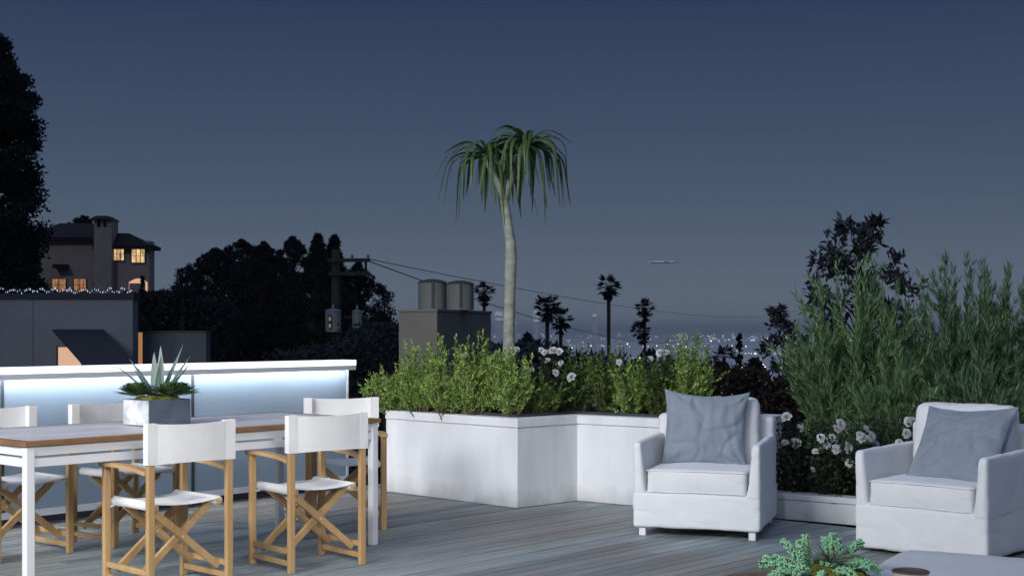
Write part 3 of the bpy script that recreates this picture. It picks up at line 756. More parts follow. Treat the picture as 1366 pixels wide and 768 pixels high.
# ------------------------------------------------------------------ planter shrubs
def shrub(label, base, h, r, nst, mats, leafL=.026, lean=(0, 0), dens=1.0, group='leafy shrubs in the raised planter', tw=5):
    t = thing('leafy_shrub', label, 'shrub', base, 0, group)
    C = []; D = []; st = MB()
    for s in range(nst):
        az = rng.uniform(0, 2 * math.pi); rr = r * math.sqrt(rng.uniform(0, 1)); hh = h * rng.uniform(.62, 1.0) * (1 - .35 * (rr / r) ** 2)
        b = np.array([math.cos(az) * rr * .3, math.sin(az) * rr * .3, 0]); tip = np.array([math.cos(az) * rr + lean[0] * hh, math.sin(az) * rr + lean[1] * hh, hh])
        ctl = (b + tip) / 2 + np.array([math.cos(az) * rr * .25, math.sin(az) * rr * .25, 0])
        P = lambda u: (1 - u) ** 2 * b + 2 * u * (1 - u) * ctl + u * u * tip
        st.tube([P(u) for u in (0, .3, .6, .85)], [.005, .004, .003, .0018], 4, False)
        def run(P, L, u0):
            nn = max(4, int(L / .017 * dens))
            for k in range(nn):
                u = u0 + (1 - u0) * (k + rng.uniform(0, .6)) / nn; p = P(u); d = P(min(1, u + .02)) - P(max(0, u - .02)); d /= np.linalg.norm(d) + 1e-9
                for q in range(3):
                    rd = rng.normal(size=3); rd -= d * rd.dot(d); rd /= np.linalg.norm(rd) + 1e-9
                    C.append(p); D.append(d * .75 + rd * .8 + np.array([0, 0, .15]))
            C.append(P(1.0)); D.append(d)
        run(P, hh, .16)
        for q in range(tw):
            u = rng.uniform(.15, .8); p0 = P(u); rd = rng.normal(size=3); rd[2] = abs(rd[2]) * .6 + .55; rd /= np.linalg.norm(rd)
            L = rng.uniform(.07, .17) * (1.15 - u * .4); p1 = p0 + rd * L; c1 = p0 + rd * L * .5 + np.array([0, 0, -.01])
            run(lambda u, a=p0, b_=p1, c_=c1: (1 - u) ** 2 * a + 2 * u * (1 - u) * c_ + u * u * b_, L, .1)
    n = len(C)
    leaf_obj('foliage', C, D, leafL * rng.uniform(.7, 1.25, n), leafL * .48, mats, t)
    st.build('stems', M['stem_green'], t)
    return t
SO = .60
def ps(px, Y): return Vector(((px - CX) / F * Y, Y, SO))
G1 = 'leafy shrubs in the raised planter'
shr = [ # label, px, Y, top px y, r, stems, mat, lean
    ('bright green shrub at the left end of the planter, leaning out over its edge', 528, 10.72, 484, .23, 30, 'leaf_box', (-.30, -.05)),
    ('bright green shrub second from the left end of the planter', 562, 10.48, 449, .20, 30, 'leaf_box', (-.08, 0)),
    ('bright green shrub below the cube shaped chimney stack', 596, 10.28, 444, .20, 30, 'leaf_box', (0, 0)),
    ('bright green shrub just left of the pale tree trunk', 634, 10.14, 440, .19, 30, 'leaf_box', (.05, 0)),
    ('yellow green shrub in front of the pale tree trunk at the planter corner', 683, 9.95, 455, .19, 30, 'leaf_box', (0, 0)),
    ('short dark green shrub just right of the planter corner', 722, 10.12, 500, .18, 24, 'leaf_box2', (.02, 0)),
    ('slim darker shrub under the leaning pair of fan palms', 770, 10.45, 452, .17, 24, 'leaf_box2', (.0, 0)),
    ('olive green shrub below the tall single fan palm', 812, 10.42, 450, .18, 28, 'leaf_box2', (.02, 0)),
    ('low yellow green shrub behind the planter wall, left of the armchair', 845, 10.12, 474, .18, 26, 'leaf_box', (0, 0)),
    ('green shrub behind the left armchair arm', 880, 10.05, 452, .17, 26, 'leaf_box2', (0, 0)),
    ('tall green shrub at the right end of the planter behind the blue pillow', 922, 9.92, 432, .18, 30, 'leaf_box', (.0, 0)),
]
for lab, px, Y, ty, r, ns, mt, ln in shr:
    top = EYE + (HY - ty) / F * Y
    shrub(lab, ps(px, Y), (top - SO) * 1.06, r, ns, M[mt], lean=ln, group=G1)

# ------------------------------------------------------------------ roses
def flower_mesh():
    n = 30; k = np.arange(n); az = k * 2.39996; el_ = np.linspace(1.35, -.15, n)
    D = np.stack([np.cos(az) * np.cos(el_), np.sin(az) * np.cos(el_), np.sin(el_)], 1)
    N = np.stack([-np.cos(az) * np.sin(el_), -np.sin(az) * np.sin(el_), np.cos(el_)], 1)
    o = leaf_obj('flower', D * .006, D, np.linspace(.018, .036, n), np.linspace(.020, .036, n), M['petal'], None, N, .68, .25)
    return o
FL = flower_mesh(); used = [False]
def rose(label, base, top, rx, nleaf, pts, group=None, mats='leaf_rose', leafL=.034):
    """bush whose flower heads sit at pts (world); stems reach each"""
    t = thing('rose_bush', label, 'rose bush', base, 0, group)
    st = MB(); C = []; D = []
    h = top - base.z
    tips = [Vector(p) - base for p in pts]
    for i in range(26): 
        az = rng.uniform(0, 6.283); rr = rx * math.sqrt(rng.uniform(0, 1)); tips.append(Vector((math.cos(az) * rr, math.sin(az) * rr * .6, h * rng.uniform(.45, .95))))
    for tp in tips:
        b = Vector((tp.x * .25, tp.y * .25, 0)); ctl = Vector((tp.x * .8, tp.y * .8, tp.z * .5))
        P = lambda u: b * (1 - u) ** 2 + ctl * 2 * u * (1 - u) + tp * u * u
        st.tube([P(u) for u in (0, .25, .5, .75, 1)], [.005, .0045, .004, .003, .002], 4, False)
        for k in range(nleaf):
            u = rng.uniform(.08, .97); p = P(u); rd = rng.normal(size=3); rd[2] += .3
            p = np.array(p) + rng.normal(size=3) * .035
            C.append(p); D.append(rd)
    leaf_obj('foliage', C, D, leafL * rng.uniform(.7, 1.3, len(C)), leafL * .6, M[mats], t)
    st.build('stems', M['stem_dark'], t)
    for p in pts:
        if used[0]:
            o = FL.copy(); COL.objects.link(o)
        else: o = FL; used[0] = True
        o.parent = t; o.location = Vector(p) - base
        o.rotation_euler = (R(random.uniform(35, 80)), R(random.uniform(-20, 20)), R(random.uniform(-50, 50)))
        s = random.uniform(.6, 1.1); o.scale = (s, s, s)
GR = 'white flowering rose bushes'
def fl(Y, *pp): return [at(x, y, Y + random.uniform(-.1, .05)) for x, y in pp]
rose('white rose bush in the planter between the pale trunk and the fan palms', ps(728, 10.50), 1.02, .22, 60,
     fl(10.28, (699, 496), (709, 494), (727, 470), (722, 467), (738, 468), (746, 469), (744, 487), (741, 497), (748, 484), (762, 503), (730, 481)), GR)
rose('rose bush with pale flower heads at the foot of the pale trunk', ps(668, 10.35), .99, .15, 36, fl(10.2, (690, 466), (684, 468), (622, 474)), GR)
rose('white rose bush near the right end of the planter, beneath the double fan palm', ps(868, 10.35), 1.0, .18, 44, fl(9.80, (868, 478), (884, 468), (889, 470), (880, 471), (826, 483)), GR)
bz = .132
rose('white rose bush directly right of the left armchair', Vector((1.96, 9.28, bz)), .70, .20, 62,
     fl(9.12, (1047, 590), (1061, 590), (1063, 592), (1049, 556), (1067, 571)), GR)
rose('white rose bush midway between the armchairs, the one with most blooms', Vector((2.24, 9.16, bz)), .68, .22, 66,
     fl(8.98, (1095, 584), (1098, 587), (1110, 584), (1111, 589), (1102, 594), (1088, 602), (1093, 601), (1097, 598), (1115, 599), (1084, 626)), GR)
rose('white rose bush beside the left arm of the right armchair', Vector((2.50, 9.05, bz)), .76, .22, 66,
     fl(8.9, (1121, 566), (1116, 572), (1155, 572), (1150, 584), (1162, 582), (1155, 587), (1147, 580), (1133, 617), (1166, 592), (1131, 597), (1160, 605)), GR)
rose('white rose bush partly hidden behind the right armchair back', Vector((2.90, 9.15, bz)), .86, .24, 66,
     fl(8.95, (1212, 562), (1217, 560), (1226, 557), (1231, 559), (1241, 550), (1209, 578), (1238, 553), (1199, 590)), GR)

# ------------------------------------------------------------------ feathery shrubs on the right
def feather(label, base, h, r, nst, mats, group, lean=(0, 0), nl=.085):
    t = thing('feathery_shrub', label, 'shrub', base, 0, group)
    C = []; D = []; st = MB()
    for s in range(nst):
        az = rng.uniform(0, 6.283); rr = r * math.sqrt(rng.uniform(0, 1)); hh = h * rng.uniform(.6, 1.0) * (1 - .42 * (rr / r) ** 2)
        tip = np.array([math.cos(az) * rr + lean[0] * hh, math.sin(az) * rr * .7 + lean[1] * hh, hh]); b = tip * np.array([.18, .18, 0])
        ctl = np.array([tip[0] * .8, tip[1] * .8, hh * .38])
        P = lambda u: (1 - u) ** 2 * b + 2 * u * (1 - u) * ctl + u * u * tip
        st.tube([P(u) for u in (0, .2, .45, .7, .9)], [.009, .008, .006, .004, .002], 4, False)
        brs = [(P, hh, .12)]
        for q in range(8):
            u = rng.uniform(.2, .85); p0 = P(u); rd = np.array([rng.normal() * .55, rng.normal() * .55, 1.0]) + .3 * np.array([math.cos(az), math.sin(az), 0]); rd /= np.linalg.norm(rd)
            L = rng.uniform(.16, .34); p1 = p0 + rd * L; c1 = p0 + np.array([rd[0], rd[1], rd[2] * .6]) * L * .55
            brs.append((lambda u, a=p0, b_=p1, c_=c1: (1 - u) ** 2 * a + 2 * u * (1 - u) * c_ + u * u * b_, L, .05))
        for Q, L, u0 in brs:
            nn = int(L / .0115)
            uu = u0 + (1 - u0) * rng.uniform(0, 1, nn)
            for u in uu:
                p = Q(u); d = Q(min(1, u + .03)) - Q(max(0, u - .03)); d /= np.linalg.norm(d) + 1e-9
                for q in range(2):
                    rd = rng.normal(size=3); rd -= d * rd.dot(d); rd /= np.linalg.norm(rd) + 1e-9
                    C.append(p); D.append(d * 1.0 + rd * .42)
    n = len(C)
    leaf_obj('foliage', C, D, nl * rng.uniform(.6, 1.2, n), .0085, M[mats], t, None, .5, .2)
    st.build('stems', M['stem_dark'], t)
G2 = 'feathery upright shrubs behind the armchairs'
def gbase(px, Y): return Vector(((px - CX) / F * Y, Y, bz))
feather('large feathery green shrub filling the gap between the two armchairs', gbase(1150, 10.3), 1.86, .55, 70, 'leaf_needle', G2)
feather('tall feathery green shrub behind the right armchair back', gbase(1296, 10.2), 1.93, .48, 60, 'leaf_needle2', G2)
feather('feathery green shrub cut off by the right picture edge', gbase(1378, 10.1), 1.86, .46, 52, 'leaf_needle2', G2)
feather('low feathery shrub in front of the big one, left of the right armchair', gbase(1196, 9.75), .98, .34, 34, 'leaf_needle', G2)
feather('low dark feathery shrub right behind the right armchair cushion', gbase(1300, 9.55), .98, .42, 36, 'leaf_needle2', G2)
# ------------------------------------------------------------------ dark garden plants beyond the bed
def tree(name, label, cat, base, h, prof, ncl, nleaf, leafL, mats, group=None, trunk_r=.12, flat=.85, cs=.14, up=.0, wid=.55):
    """trunk, limbs, and a crown of leaf clumps inside prof(t)=radius at height fraction t"""
    t = thing(name, label, cat, base, 0, group); tk = MB(); C = []; D = []
    tk.tube([(0, 0, -.5), (0, 0, h * .3), (rng.normal() * .02 * h, 0, h * .62), (0, 0, h * .92)], [trunk_r, trunk_r * .8, trunk_r * .5, trunk_r * .12], 7)
    for i in range(ncl):
        u = rng.uniform(0, 1) ** .85; r = prof(u)
        if r <= 0: continue
        az = rng.uniform(0, 6.283); rr = r * rng.uniform(.25, 1.0) ** .6
        c = np.array([math.cos(az) * rr, math.sin(az) * rr * flat, u * h])
        if i % 2 == 0: tk.tube([(0, 0, max(.05, u - .12) * h), tuple(c * np.array([.5, .5, 1]) - np.array([0, 0, .03 * h])), tuple(c)], [trunk_r * .35 * (1 - u) + .008, trunk_r * .2 * (1 - u) + .006, .004], 4, False)
        s = cs * h * rng.uniform(.6, 1.25) * (.35 + .65 * min(1, r / (.2 * h)))
        pts = c + np.clip(rng.normal(size=(nleaf, 3)), -1.5, 1.5) * s * np.array([.42, .42, .36]); C.append(pts)
        dd = rng.normal(size=(nleaf, 3)) + (pts - c) / s * .8; dd[:, 2] += up; D.append(dd)
    C = np.concatenate(C); D = np.concatenate(D)
    leaf_obj('crown', C, D, leafL * rng.uniform(.6, 1.3, len(C)), leafL * wid * rng.uniform(.7, 1.2, len(C)), M[mats], t)
    tk.build('trunk', M['bark_dark'], t)
    return t
def gz(p): return Vector((p.x, p.y, hz(p.x, p.y)))
def bell(w): return lambda u: w * max(0, math.sin(math.pi * min(1, max(0, (u - .06) / .96)) ** .75)) ** .7
def tops(px, ty, Y):
    b = gz(at(px, HY, Y)); return b, EYE + (HY - ty) / F * Y - b.z
# big dark leafed tree rising behind the feathery shrub, as several leaning sprays
b, h = tops(1146, 296, 15.0)
def prof_mag(u): return 0 if u < .35 else .62 * math.sin(math.pi * min(1, (u - .33) / .70)) ** .55
tree('magnolia_tree', 'dark blue leaved tree rising behind the large feathery shrub', 'tree', b, h, prof_mag, 105, 46, .10, 'leaf_garden_dark', None, .06, .8, .048, .5, .42)
b, h = tops(1046, 412, 15.5)
tree('slender_tree', 'slender dark tree against the city lights, left of the feathery shrubs', 'tree', b, h, lambda u: 0 if u < .45 else .26 * math.sin(math.pi * min(1, (u - .42) / .62)) ** .6 + .05, 54, 38, .09, 'leaf_garden_dark', None, .04, .8, .045, .4, .42)
# dry brown hedge on the bank
def hedge(name, label, cat, pts, n, mats, leafL, group=None, thick=.35):
    """pts: world points along the hedge top; foliage fills down to the ground"""
    b = gz(pts[len(pts) // 2]); t = thing(name, label, cat, b, 0, group); C = []; st = MB()
    for a, c in zip(pts[:-1], pts[1:]):
        for k in range(n // (len(pts) - 1)):
            u = rng.uniform(0, 1); p = a.lerp(c, u); g = hz(p.x, p.y); top = p.z + .10 * noise3((p.x, p.y, 0), 3.1, 5) * (a - c).length ** .3
            q = 1 - rng.uniform(0, 1) ** 1.6 * .98
            C.append((p.x + rng.normal() * thick * .4, p.y + rng.normal() * thick, g + (top - g) * q))
    for k in range(24):
        p = pts[0].lerp(pts[-1], k / 23); g = hz(p.x, p.y); st.tube([(p.x - b.x, p.y - b.y, g - b.z - .1), (p.x - b.x + rng.normal() * .08, p.y - b.y, (p.z - b.z) * .7 + (g - b.z) * .3)], [.02, .008], 5, False)
    C = np.array(C) - np.array(b); D = rng.normal(size=C.shape); D[:, 2] = np.abs(D[:, 2])
    leaf_obj('foliage', C, D, leafL * rng.uniform(.6, 1.4, len(C)), leafL * .45, M[mats], t); st.build('stems', M['bark_dark'], t)
    return t
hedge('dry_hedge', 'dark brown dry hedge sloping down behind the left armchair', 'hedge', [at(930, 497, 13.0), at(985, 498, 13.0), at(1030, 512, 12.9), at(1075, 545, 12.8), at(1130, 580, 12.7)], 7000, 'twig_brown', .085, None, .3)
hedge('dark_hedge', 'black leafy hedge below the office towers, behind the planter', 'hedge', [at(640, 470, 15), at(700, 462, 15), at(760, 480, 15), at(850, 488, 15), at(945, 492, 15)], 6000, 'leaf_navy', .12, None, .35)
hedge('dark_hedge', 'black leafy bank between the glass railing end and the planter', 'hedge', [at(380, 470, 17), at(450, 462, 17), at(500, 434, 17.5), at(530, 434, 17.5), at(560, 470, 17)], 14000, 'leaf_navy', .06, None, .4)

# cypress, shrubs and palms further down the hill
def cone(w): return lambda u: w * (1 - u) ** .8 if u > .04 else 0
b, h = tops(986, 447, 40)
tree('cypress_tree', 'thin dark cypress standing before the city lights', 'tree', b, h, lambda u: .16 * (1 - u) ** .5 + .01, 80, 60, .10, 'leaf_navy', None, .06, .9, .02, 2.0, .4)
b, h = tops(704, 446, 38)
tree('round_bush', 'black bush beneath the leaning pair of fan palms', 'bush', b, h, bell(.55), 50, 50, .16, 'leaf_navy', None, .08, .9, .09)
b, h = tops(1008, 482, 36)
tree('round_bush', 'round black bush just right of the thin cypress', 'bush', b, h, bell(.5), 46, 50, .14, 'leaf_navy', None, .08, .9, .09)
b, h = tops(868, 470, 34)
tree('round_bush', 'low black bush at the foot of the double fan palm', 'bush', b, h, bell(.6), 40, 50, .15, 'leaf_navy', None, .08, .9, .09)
def palm(label, px, crown_y, base_y, Y, cr, heads=None, lean=0, group='dark fan palms against the night sky'):
    b = gz(at(px, HY, Y)); top = at(px, crown_y, Y)
    t = thing('fan_palm', label, 'palm tree', b, 0, group)
    H = top.z - b.z; tk = MB(); tp = Vector((top.x - b.x + lean, 0, H))
    tk.tube([(0, 0, -.5), (tp.x * .4, 0, H * .5), (tp.x, 0, H)], [cr * .17, cr * .12, cr * .13], 8)
    C = []; D = []; L = []; W = []
    for hx, hzz, s in heads or [(0, 0, 1)]:
        cc = np.array(tp) + np.array([hx, 0, hzz])
        for k in range(46):
            d = rng.normal(size=3); d /= np.linalg.norm(d); d[2] = d[2] * .85 + .12
            if d[2] < -.25: d *= np.array([.55, .55, 1.15])
            d /= np.linalg.norm(d); pet = cc + d * cr * s * rng.uniform(.4, .55)
            sd = np.cross(d, [0, 0, 1.0]); sd /= np.linalg.norm(sd) + 1e-9
            for q in np.linspace(-.9, .9, 9):
                C.append(pet); D.append(d * math.cos(q) + sd * math.sin(q) + np.array([0, 0, -.22 * abs(q)])); L.append(cr * s * .55 * (1 - .25 * abs(q))); W.append(cr * .075)
            C.append(cc); D.append(d); L.append(cr * s * .55); W.append(cr * .03)
    leaf_obj('crown', C, D, L, W, M['leaf_navy'], t, None, .4, .1)
    tk.build('trunk', M['bark_dark'], t)
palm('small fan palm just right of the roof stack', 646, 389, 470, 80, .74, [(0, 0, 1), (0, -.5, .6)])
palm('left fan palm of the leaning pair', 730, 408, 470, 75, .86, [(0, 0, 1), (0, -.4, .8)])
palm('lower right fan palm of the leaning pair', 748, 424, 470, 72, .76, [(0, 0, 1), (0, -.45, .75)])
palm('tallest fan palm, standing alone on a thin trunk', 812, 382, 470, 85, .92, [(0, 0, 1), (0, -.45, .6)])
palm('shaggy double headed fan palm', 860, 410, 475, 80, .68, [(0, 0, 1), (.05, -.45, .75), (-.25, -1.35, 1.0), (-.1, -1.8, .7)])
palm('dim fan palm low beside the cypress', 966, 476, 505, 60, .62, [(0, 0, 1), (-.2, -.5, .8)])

# ------------------------------------------------------------------ ponytail tree in the planter
tb = Vector((-.015, 10.38, .595)); ZT = 10.38
tt = thing('strap_leaved_tree', 'tall pale trunked tree with two mop heads of drooping strap leaves', 'tree', tb)
def tp(px, py, dy=0): return at(px, py, ZT + dy) - tb
m = MB()
m.tube([(0, 0, -.1), tp(678, 500), tp(679, 440), tp(680, 395), tp(681.5, 345), tp(681, 322), tp(678, 305), tp(675, 280), tp(672, 262)],
       [.060, .050, .045, .043, .046, .040, .036, .033, .032], 14)
m.build('trunk', M['bark_pale'], tt, smooth=True)
m = MB(); m.tube([tp(673, 266), tp(667, 250), tp(660, 236), tp(650, 216), tp(644, 206)], [.034, .029, .026, .023, .018], 10); m.build('branch', M['bark_pale'], tt, smooth=True)
m = MB(); m.tube([tp(674, 266), tp(677, 252), tp(684, 238), tp(690, 220), tp(698, 200), tp(704, 190)], [.033, .030, .029, .029, .027, .018], 10); m.build('branch', M['bark_pale'], tt, smooth=True)
def mop(c, n, L0, seed):
    r_ = random.Random(seed); m = MB()
    for i in range(n):
        az = i * 2.39996 + r_.uniform(-.4, .4); q = i / n
        el0 = 1.0 - 1.05 * q + r_.uniform(-.25, .25); L = L0 * r_.uniform(.62, 1.15) * (.5 + .5 * min(1, q * 2.4))
        dh = Vector((math.cos(az), math.sin(az), 0)); side = Vector((-dh.y, dh.x, 0)); side = (side + Vector((0, 0, r_.uniform(-.7, .7)))).normalized()
        pts = []; wid = []; p = Vector(c); e = el0; ns = 16; bend = r_.uniform(2.2, 3.6) * (.9 if q > .15 else .5); tw_ = r_.uniform(-.9, .9)
        elim = -r_.choice((1.52, 1.5, 1.48, 1.42, 1.3)); w0 = r_.uniform(.028, .040)
        for k in range(ns + 1):
            t_ = k / ns; pts.append(p.copy()); wid.append(w0 * (.75 + .6 * t_ - 1.25 * t_ ** 2.2) + .002)
            a_ = az + tw_ * t_; d_ = Vector((math.cos(a_), math.sin(a_), 0))
            p += (d_ * math.cos(e) + Vector((0, 0, 1)) * math.sin(e)) * L / ns
            e = max(elim, e - bend / ns * (.9 if t_ < .2 else 1.6 if t_ < .6 else .5))
        m.ribbon(pts, wid, side, .22)
    return m
mop(tp(650, 208), 54, .66, 1).build('leaf_head', M['strap'], tt, smooth=True)
mop(tp(703, 196), 60, .71, 2).build('leaf_head', M['strap'], tt, smooth=True)

# ------------------------------------------------------------------ roof stack with two cowls
cz = at(583, 412, 15.0); ctop = cz.z
cl, cr_ = at(532, 412.7, 15.5), at(655, 415, 16.8)
cs_ = thing('chimney_stack', 'square taupe rendered roof stack carrying two round metal cowls', 'chimney', (cz.x, cz.y, -2.2))
e1 = Vector((cl.x - cz.x, cl.y - cz.y, 0)); e2 = Vector((cr_.x - cz.x, cr_.y - cz.y, 0))
pl = [Vector((0, 0, 0)), e2, e1 + e2, e1]
MB().prism([(p.x, p.y) for p in pl], 0, ctop + 2.2 - .03).build('shaft', M['stack'], cs_, bevel=.004)
MB().prism([(p.x, p.y) for p in inset(pl, -.012)], ctop + 2.2 - .0295, ctop + 2.2).build('coping', M['stack'], cs_, bevel=.004)
for px, ty in ((576.5, 372), (613.5, 374)):
    Y = 15.85; p = at(px, HY, Y) - Vector((cz.x, cz.y, EYE)); r0 = 18.3 / F * Y; H = EYE + (HY - ty) / F * Y - ctop
    c = empty('vent_cowl', (p.x, p.y, ctop + 2.2 + .001)); c.parent = cs_
    n = 40; prof = MB(); v = []; f = []
    for z in (0, H * .87):
        for k in range(n):
            t_ = 2 * math.pi * k / n; rr = r0 * (1 + (.018 if k % 5 == 0 else 0)); v.append((rr * math.cos(t_), rr * math.sin(t_), z))
    f = [(k, (k + 1) % n, n + (k + 1) % n, n + k) for k in range(n)]
    prof.add(v, f).build('cowl_body', M['cowl'], c)
    MB().lathe([(r0 * 1.05, H * .871), (r0 * 1.05, H * .89), (r0 * .8, H * .945), (r0 * .4, H * .985), (.001, H)], n=40).build('cowl_cap', M['frame_dark'], c)
    MB().box(.0, .035, -r0 * 1.035, -r0 * .9, .02, H * .86).build('slot', M['dark_metal'], c)

# ------------------------------------------------------------------ garage, garden wall, canopy, string lights
GY = 20.0
def X(px, Y=GY): return (px - CX) / F * Y
def Zz(py, Y=GY): return EYE + (HY - py) / F * Y
g = thing('garage', 'flat roofed grey rendered garage below the house', 'garage', (X(90), GY + 2, -1.2))
gx0, gx1 = X(-60) - X(90), X(177) - X(90); zt = Zz(399) + 1.2
MB().box(gx0, gx1, -2, -1.7, 0, zt).build('wall', M['garage'], g)
MB().box(gx0, gx1 + .03, -2.04, -1.67, zt + .001, zt + .09).build('parapet', M['canopy'], g)
mb = MB().box(X(44) - X(90) - .006, X(44) - X(90) + .006, -2.006, -1.995, 0, zt - .002); mb.build('downpipe', M['garage2'], g)
mb = MB().box(X(78) - X(90), X(108) - X(90), -2.012, -1.99, Zz(500) + 1.2, Zz(463) + 1.2); mb.build('window', M['win_pink'], g)
mb = MB().box(X(76) - X(90), X(78) - X(90) - .002, -2.03, -1.99, Zz(500) + 1.2, Zz(461) + 1.2); mb.build('window_frame', M['frame_dark'], g)
# sloping cloth canopy leaning off the garage wall
cy0, cy1 = 19.93, 18.7
q = [at(70, 439, cy0), at(138, 439, cy0), at(180, 484, cy1), at(113, 488, cy1)]
cb = (q[0] + q[2]) / 2; cb.z = Zz(500)
nrm = (q[1] - q[0]).cross(q[3] - q[0]).normalized() * .03
mb = MB(); vv = [p - cb for p in q] + [p - cb + nrm for p in q]
mb.add(vv, [(0, 1, 2, 3), (7, 6, 5, 4), (0, 4, 5, 1), (1, 5, 6, 2), (2, 6, 7, 3), (3, 7, 4, 0)])
can = thing('sloping_canopy', 'dark navy sloping canopy leaning from the garage wall', 'canopy', cb); mb.build('canopy_cloth', M['canopy'], can)
mb = MB()
for p in (q[2], q[3]): mb.tube([p - cb, (p.x - cb.x, p.y - cb.y, -1.6 - cb.z)], .02, 6)
mb.build('support_posts', M['dark_metal'], can)
sl = thing('string_lights', 'string of small white lights along the garage parapet', 'string lights', (X(0), GY - .08, zt - 1.2))
tw = MB(); pts = []
px = -14
while px < 180:
    pts.append(Vector((X(px) - X(0), 0, .148 + .02 * math.sin(px * .35) + .008 * math.sin(px * 1.3)))); px += 1.6
tw.tube(pts, .005, 5); tw.build('cable', M['wire'], sl)
bulb = None; px = -12; i = 0
while px < 180:
    p = Vector((X(px) - X(0), random.uniform(-.02, .02), .12 + .02 * math.sin(px * .35) + random.uniform(-.022, .022)))
    if bulb is None:
        bulb = MB().lathe([(.003, .035), (.010, .022), (.013, .008), (.009, -.006), (.002, -.014)], n=8).build('light_bulb', M['bulb'], sl); o = bulb
    else:
        o = bulb.copy(); COL.objects.link(o); o.parent = sl
    o.location = p; o.rotation_euler.y = random.uniform(-.5, .5); s = random.uniform(.4, .8); o.scale = (s * .8, s * .8, s)
    px += random.uniform(1.9, 3.4)
gw = thing('garden_wall', 'low dark grey garden wall with a glowing slit, right of the garage', 'wall', (X(163, 21), 21, -1.0))
y0 = 0
def gb(p0, p1, t0, m_, nm, yy=(0, .3), z0=None): 
    return MB().box(X(p0, 21) - X(163, 21), X(p1, 21) - X(163, 21), yy[0], yy[1], z0 if z0 is not None else 0, Zz(t0, 21) + 1).build(nm, M[m_], gw)
gb(163, 178.5, 443, 'garage2', 'wall'); gb(190, 275, 443, 'garage2', 'wall'); gb(162, 276, 441, 'frame_dark', 'coping', (-.02, .32), Zz(442.9, 21) + 1)
gb(178.8, 189.7, 443.3, 'win_dim', 'lit_slit', (.2, .24))

# ------------------------------------------------------------------ house on the hill
HYD = 140.0
hx = lambda px: (px - CX) / F * HYD
hzv = lambda py: EYE + (HY - py) / F * HYD
hb = Vector((hx(140), HYD, hzv(412)))
ho = thing('stucco_house', 'two storey stucco house on the hill with lit windows and a chimney tower', 'house', hb)
def hbx(p0, p1, t, b_, y0, y1, m_, nm, par=None):
    return MB().box(hx(p0) - hb.x, hx(p1) - hb.x, y0, y1, hzv(b_) - hb.z, hzv(t) - hb.z).build(nm, M[m_], par or ho)
hbx(40, 133, 318, 470, 0, 9, 'house', 'wall'); hbx(133.2, 203, 322, 470, -1.2, .9, 'house', 'wall')
def hiproof(p0, p1, pe, pr, y0, y1, q0, q1, nm):
    e = .0; z0 = hzv(pe) - hb.z; z1 = hzv(pr) - hb.z; a, b_ = hx(p0) - hb.x, hx(p1) - hb.x; c, d_ = hx(q0) - hb.x, hx(q1) - hb.x; ym = (y0 + y1) / 2
    v = [(a, y0, z0), (b_, y0, z0), (b_, y1, z0), (a, y1, z0), (c, ym, z1), (d_, ym, z1)]
    v += [(x, y, z - .35) for x, y, z in v[:4]]
    f = [(0, 1, 5, 4), (1, 2, 5), (2, 3, 4, 5), (3, 0, 4), (6, 7, 1, 0), (7, 8, 2, 1), (8, 9, 3, 2), (9, 6, 0, 3), (9, 8, 7, 6)]
    MB().add(v, f).build(nm, M['roof_tile'], ho)
hiproof(34, 137, 317, 293, -.7, 10, 60, 112, 'roof'); hiproof(131, 209, 329, 311, -1.9, 1.7, 140, 172, 'roof')
ct = hbx(134, 157, 305, 470, -2.2, .2, 'house', 'chimney_tower')
for a, b_ in ((134, 138), (143, 146), (150.5, 157)):
    hbx(a, b_, 295.5, 304.9, -2.2, .2, 'house', 'chimney_pier', ct)
hbx(136, 155, 303, 304.9, -1.4, -.6, 'frame_dark', 'flue', ct)
m = MB(); a, b_, z0, z1 = hx(129) - hb.x, hx(158.5) - hb.x, hzv(295.4) - hb.z, hzv(290) - hb.z
m.add([(a, -2.7, z0), (b_, -2.7, z0), (b_, .7, z0), (a, .7, z0), (a + .6, -2.1, z1), (b_ - .6, -2.1, z1), (b_ - .6, .1, z1), (a + .6, .1, z1)], [(0, 3, 2, 1), (0, 1, 5, 4), (1, 2, 6, 5), (2, 3, 7, 6), (3, 0, 4, 7), (4, 5, 6, 7)]).build('chimney_cap', M['roof_tile'], ct)
def window(p0, p1, t, b_, yf, m_, nv=2, nh=1):
    wn = empty('window', (0, 0, 0)); wn.parent = ho
    hbx(p0, p1, t, b_, yf - .06, yf - .02, m_, 'pane', wn)
    mb = MB(); x0, x1 = hx(p0) - hb.x, hx(p1) - hb.x; z0, z1 = hzv(b_) - hb.z, hzv(t) - hb.z; e = .07
    mb.box(x0 - e, x0, yf - .15, yf - .01, z0 - e, z1 + e); mb.box(x1, x1 + e, yf - .15, yf - .01, z0 - e, z1 + e)
    mb.box(x0, x1, yf - .15, yf - .01, z1, z1 + e); mb.box(x0, x1, yf - .15, yf - .01, z0 - e, z0)
    for i in range(1, nv + 1):
        xx = x0 + (x1 - x0) * i / (nv + 1); mb.box(xx - .03, xx + .03, yf - .12, yf - .065, z0, z1)
    for i in range(1, nh + 1):
        zz = z0 + (z1 - z0) * i / (nh + 1); mb.box(x0, x1, yf - .11, yf - .066, zz - .02, zz + .02)
    mb.build('frame', M['frame_dark'], wn)
window(156, 170, 331, 348, -1.2, 'win_warm', 2); window(180.5, 197.5, 333, 351, -1.2, 'win_warm', 2)
window(70, 88, 372, 388, 0, 'win_amber', 1); window(99, 115, 372, 388, 0, 'win_amber', 1); window(125.5, 128, 376, 388, 0, 'win_warm', 0, 0)
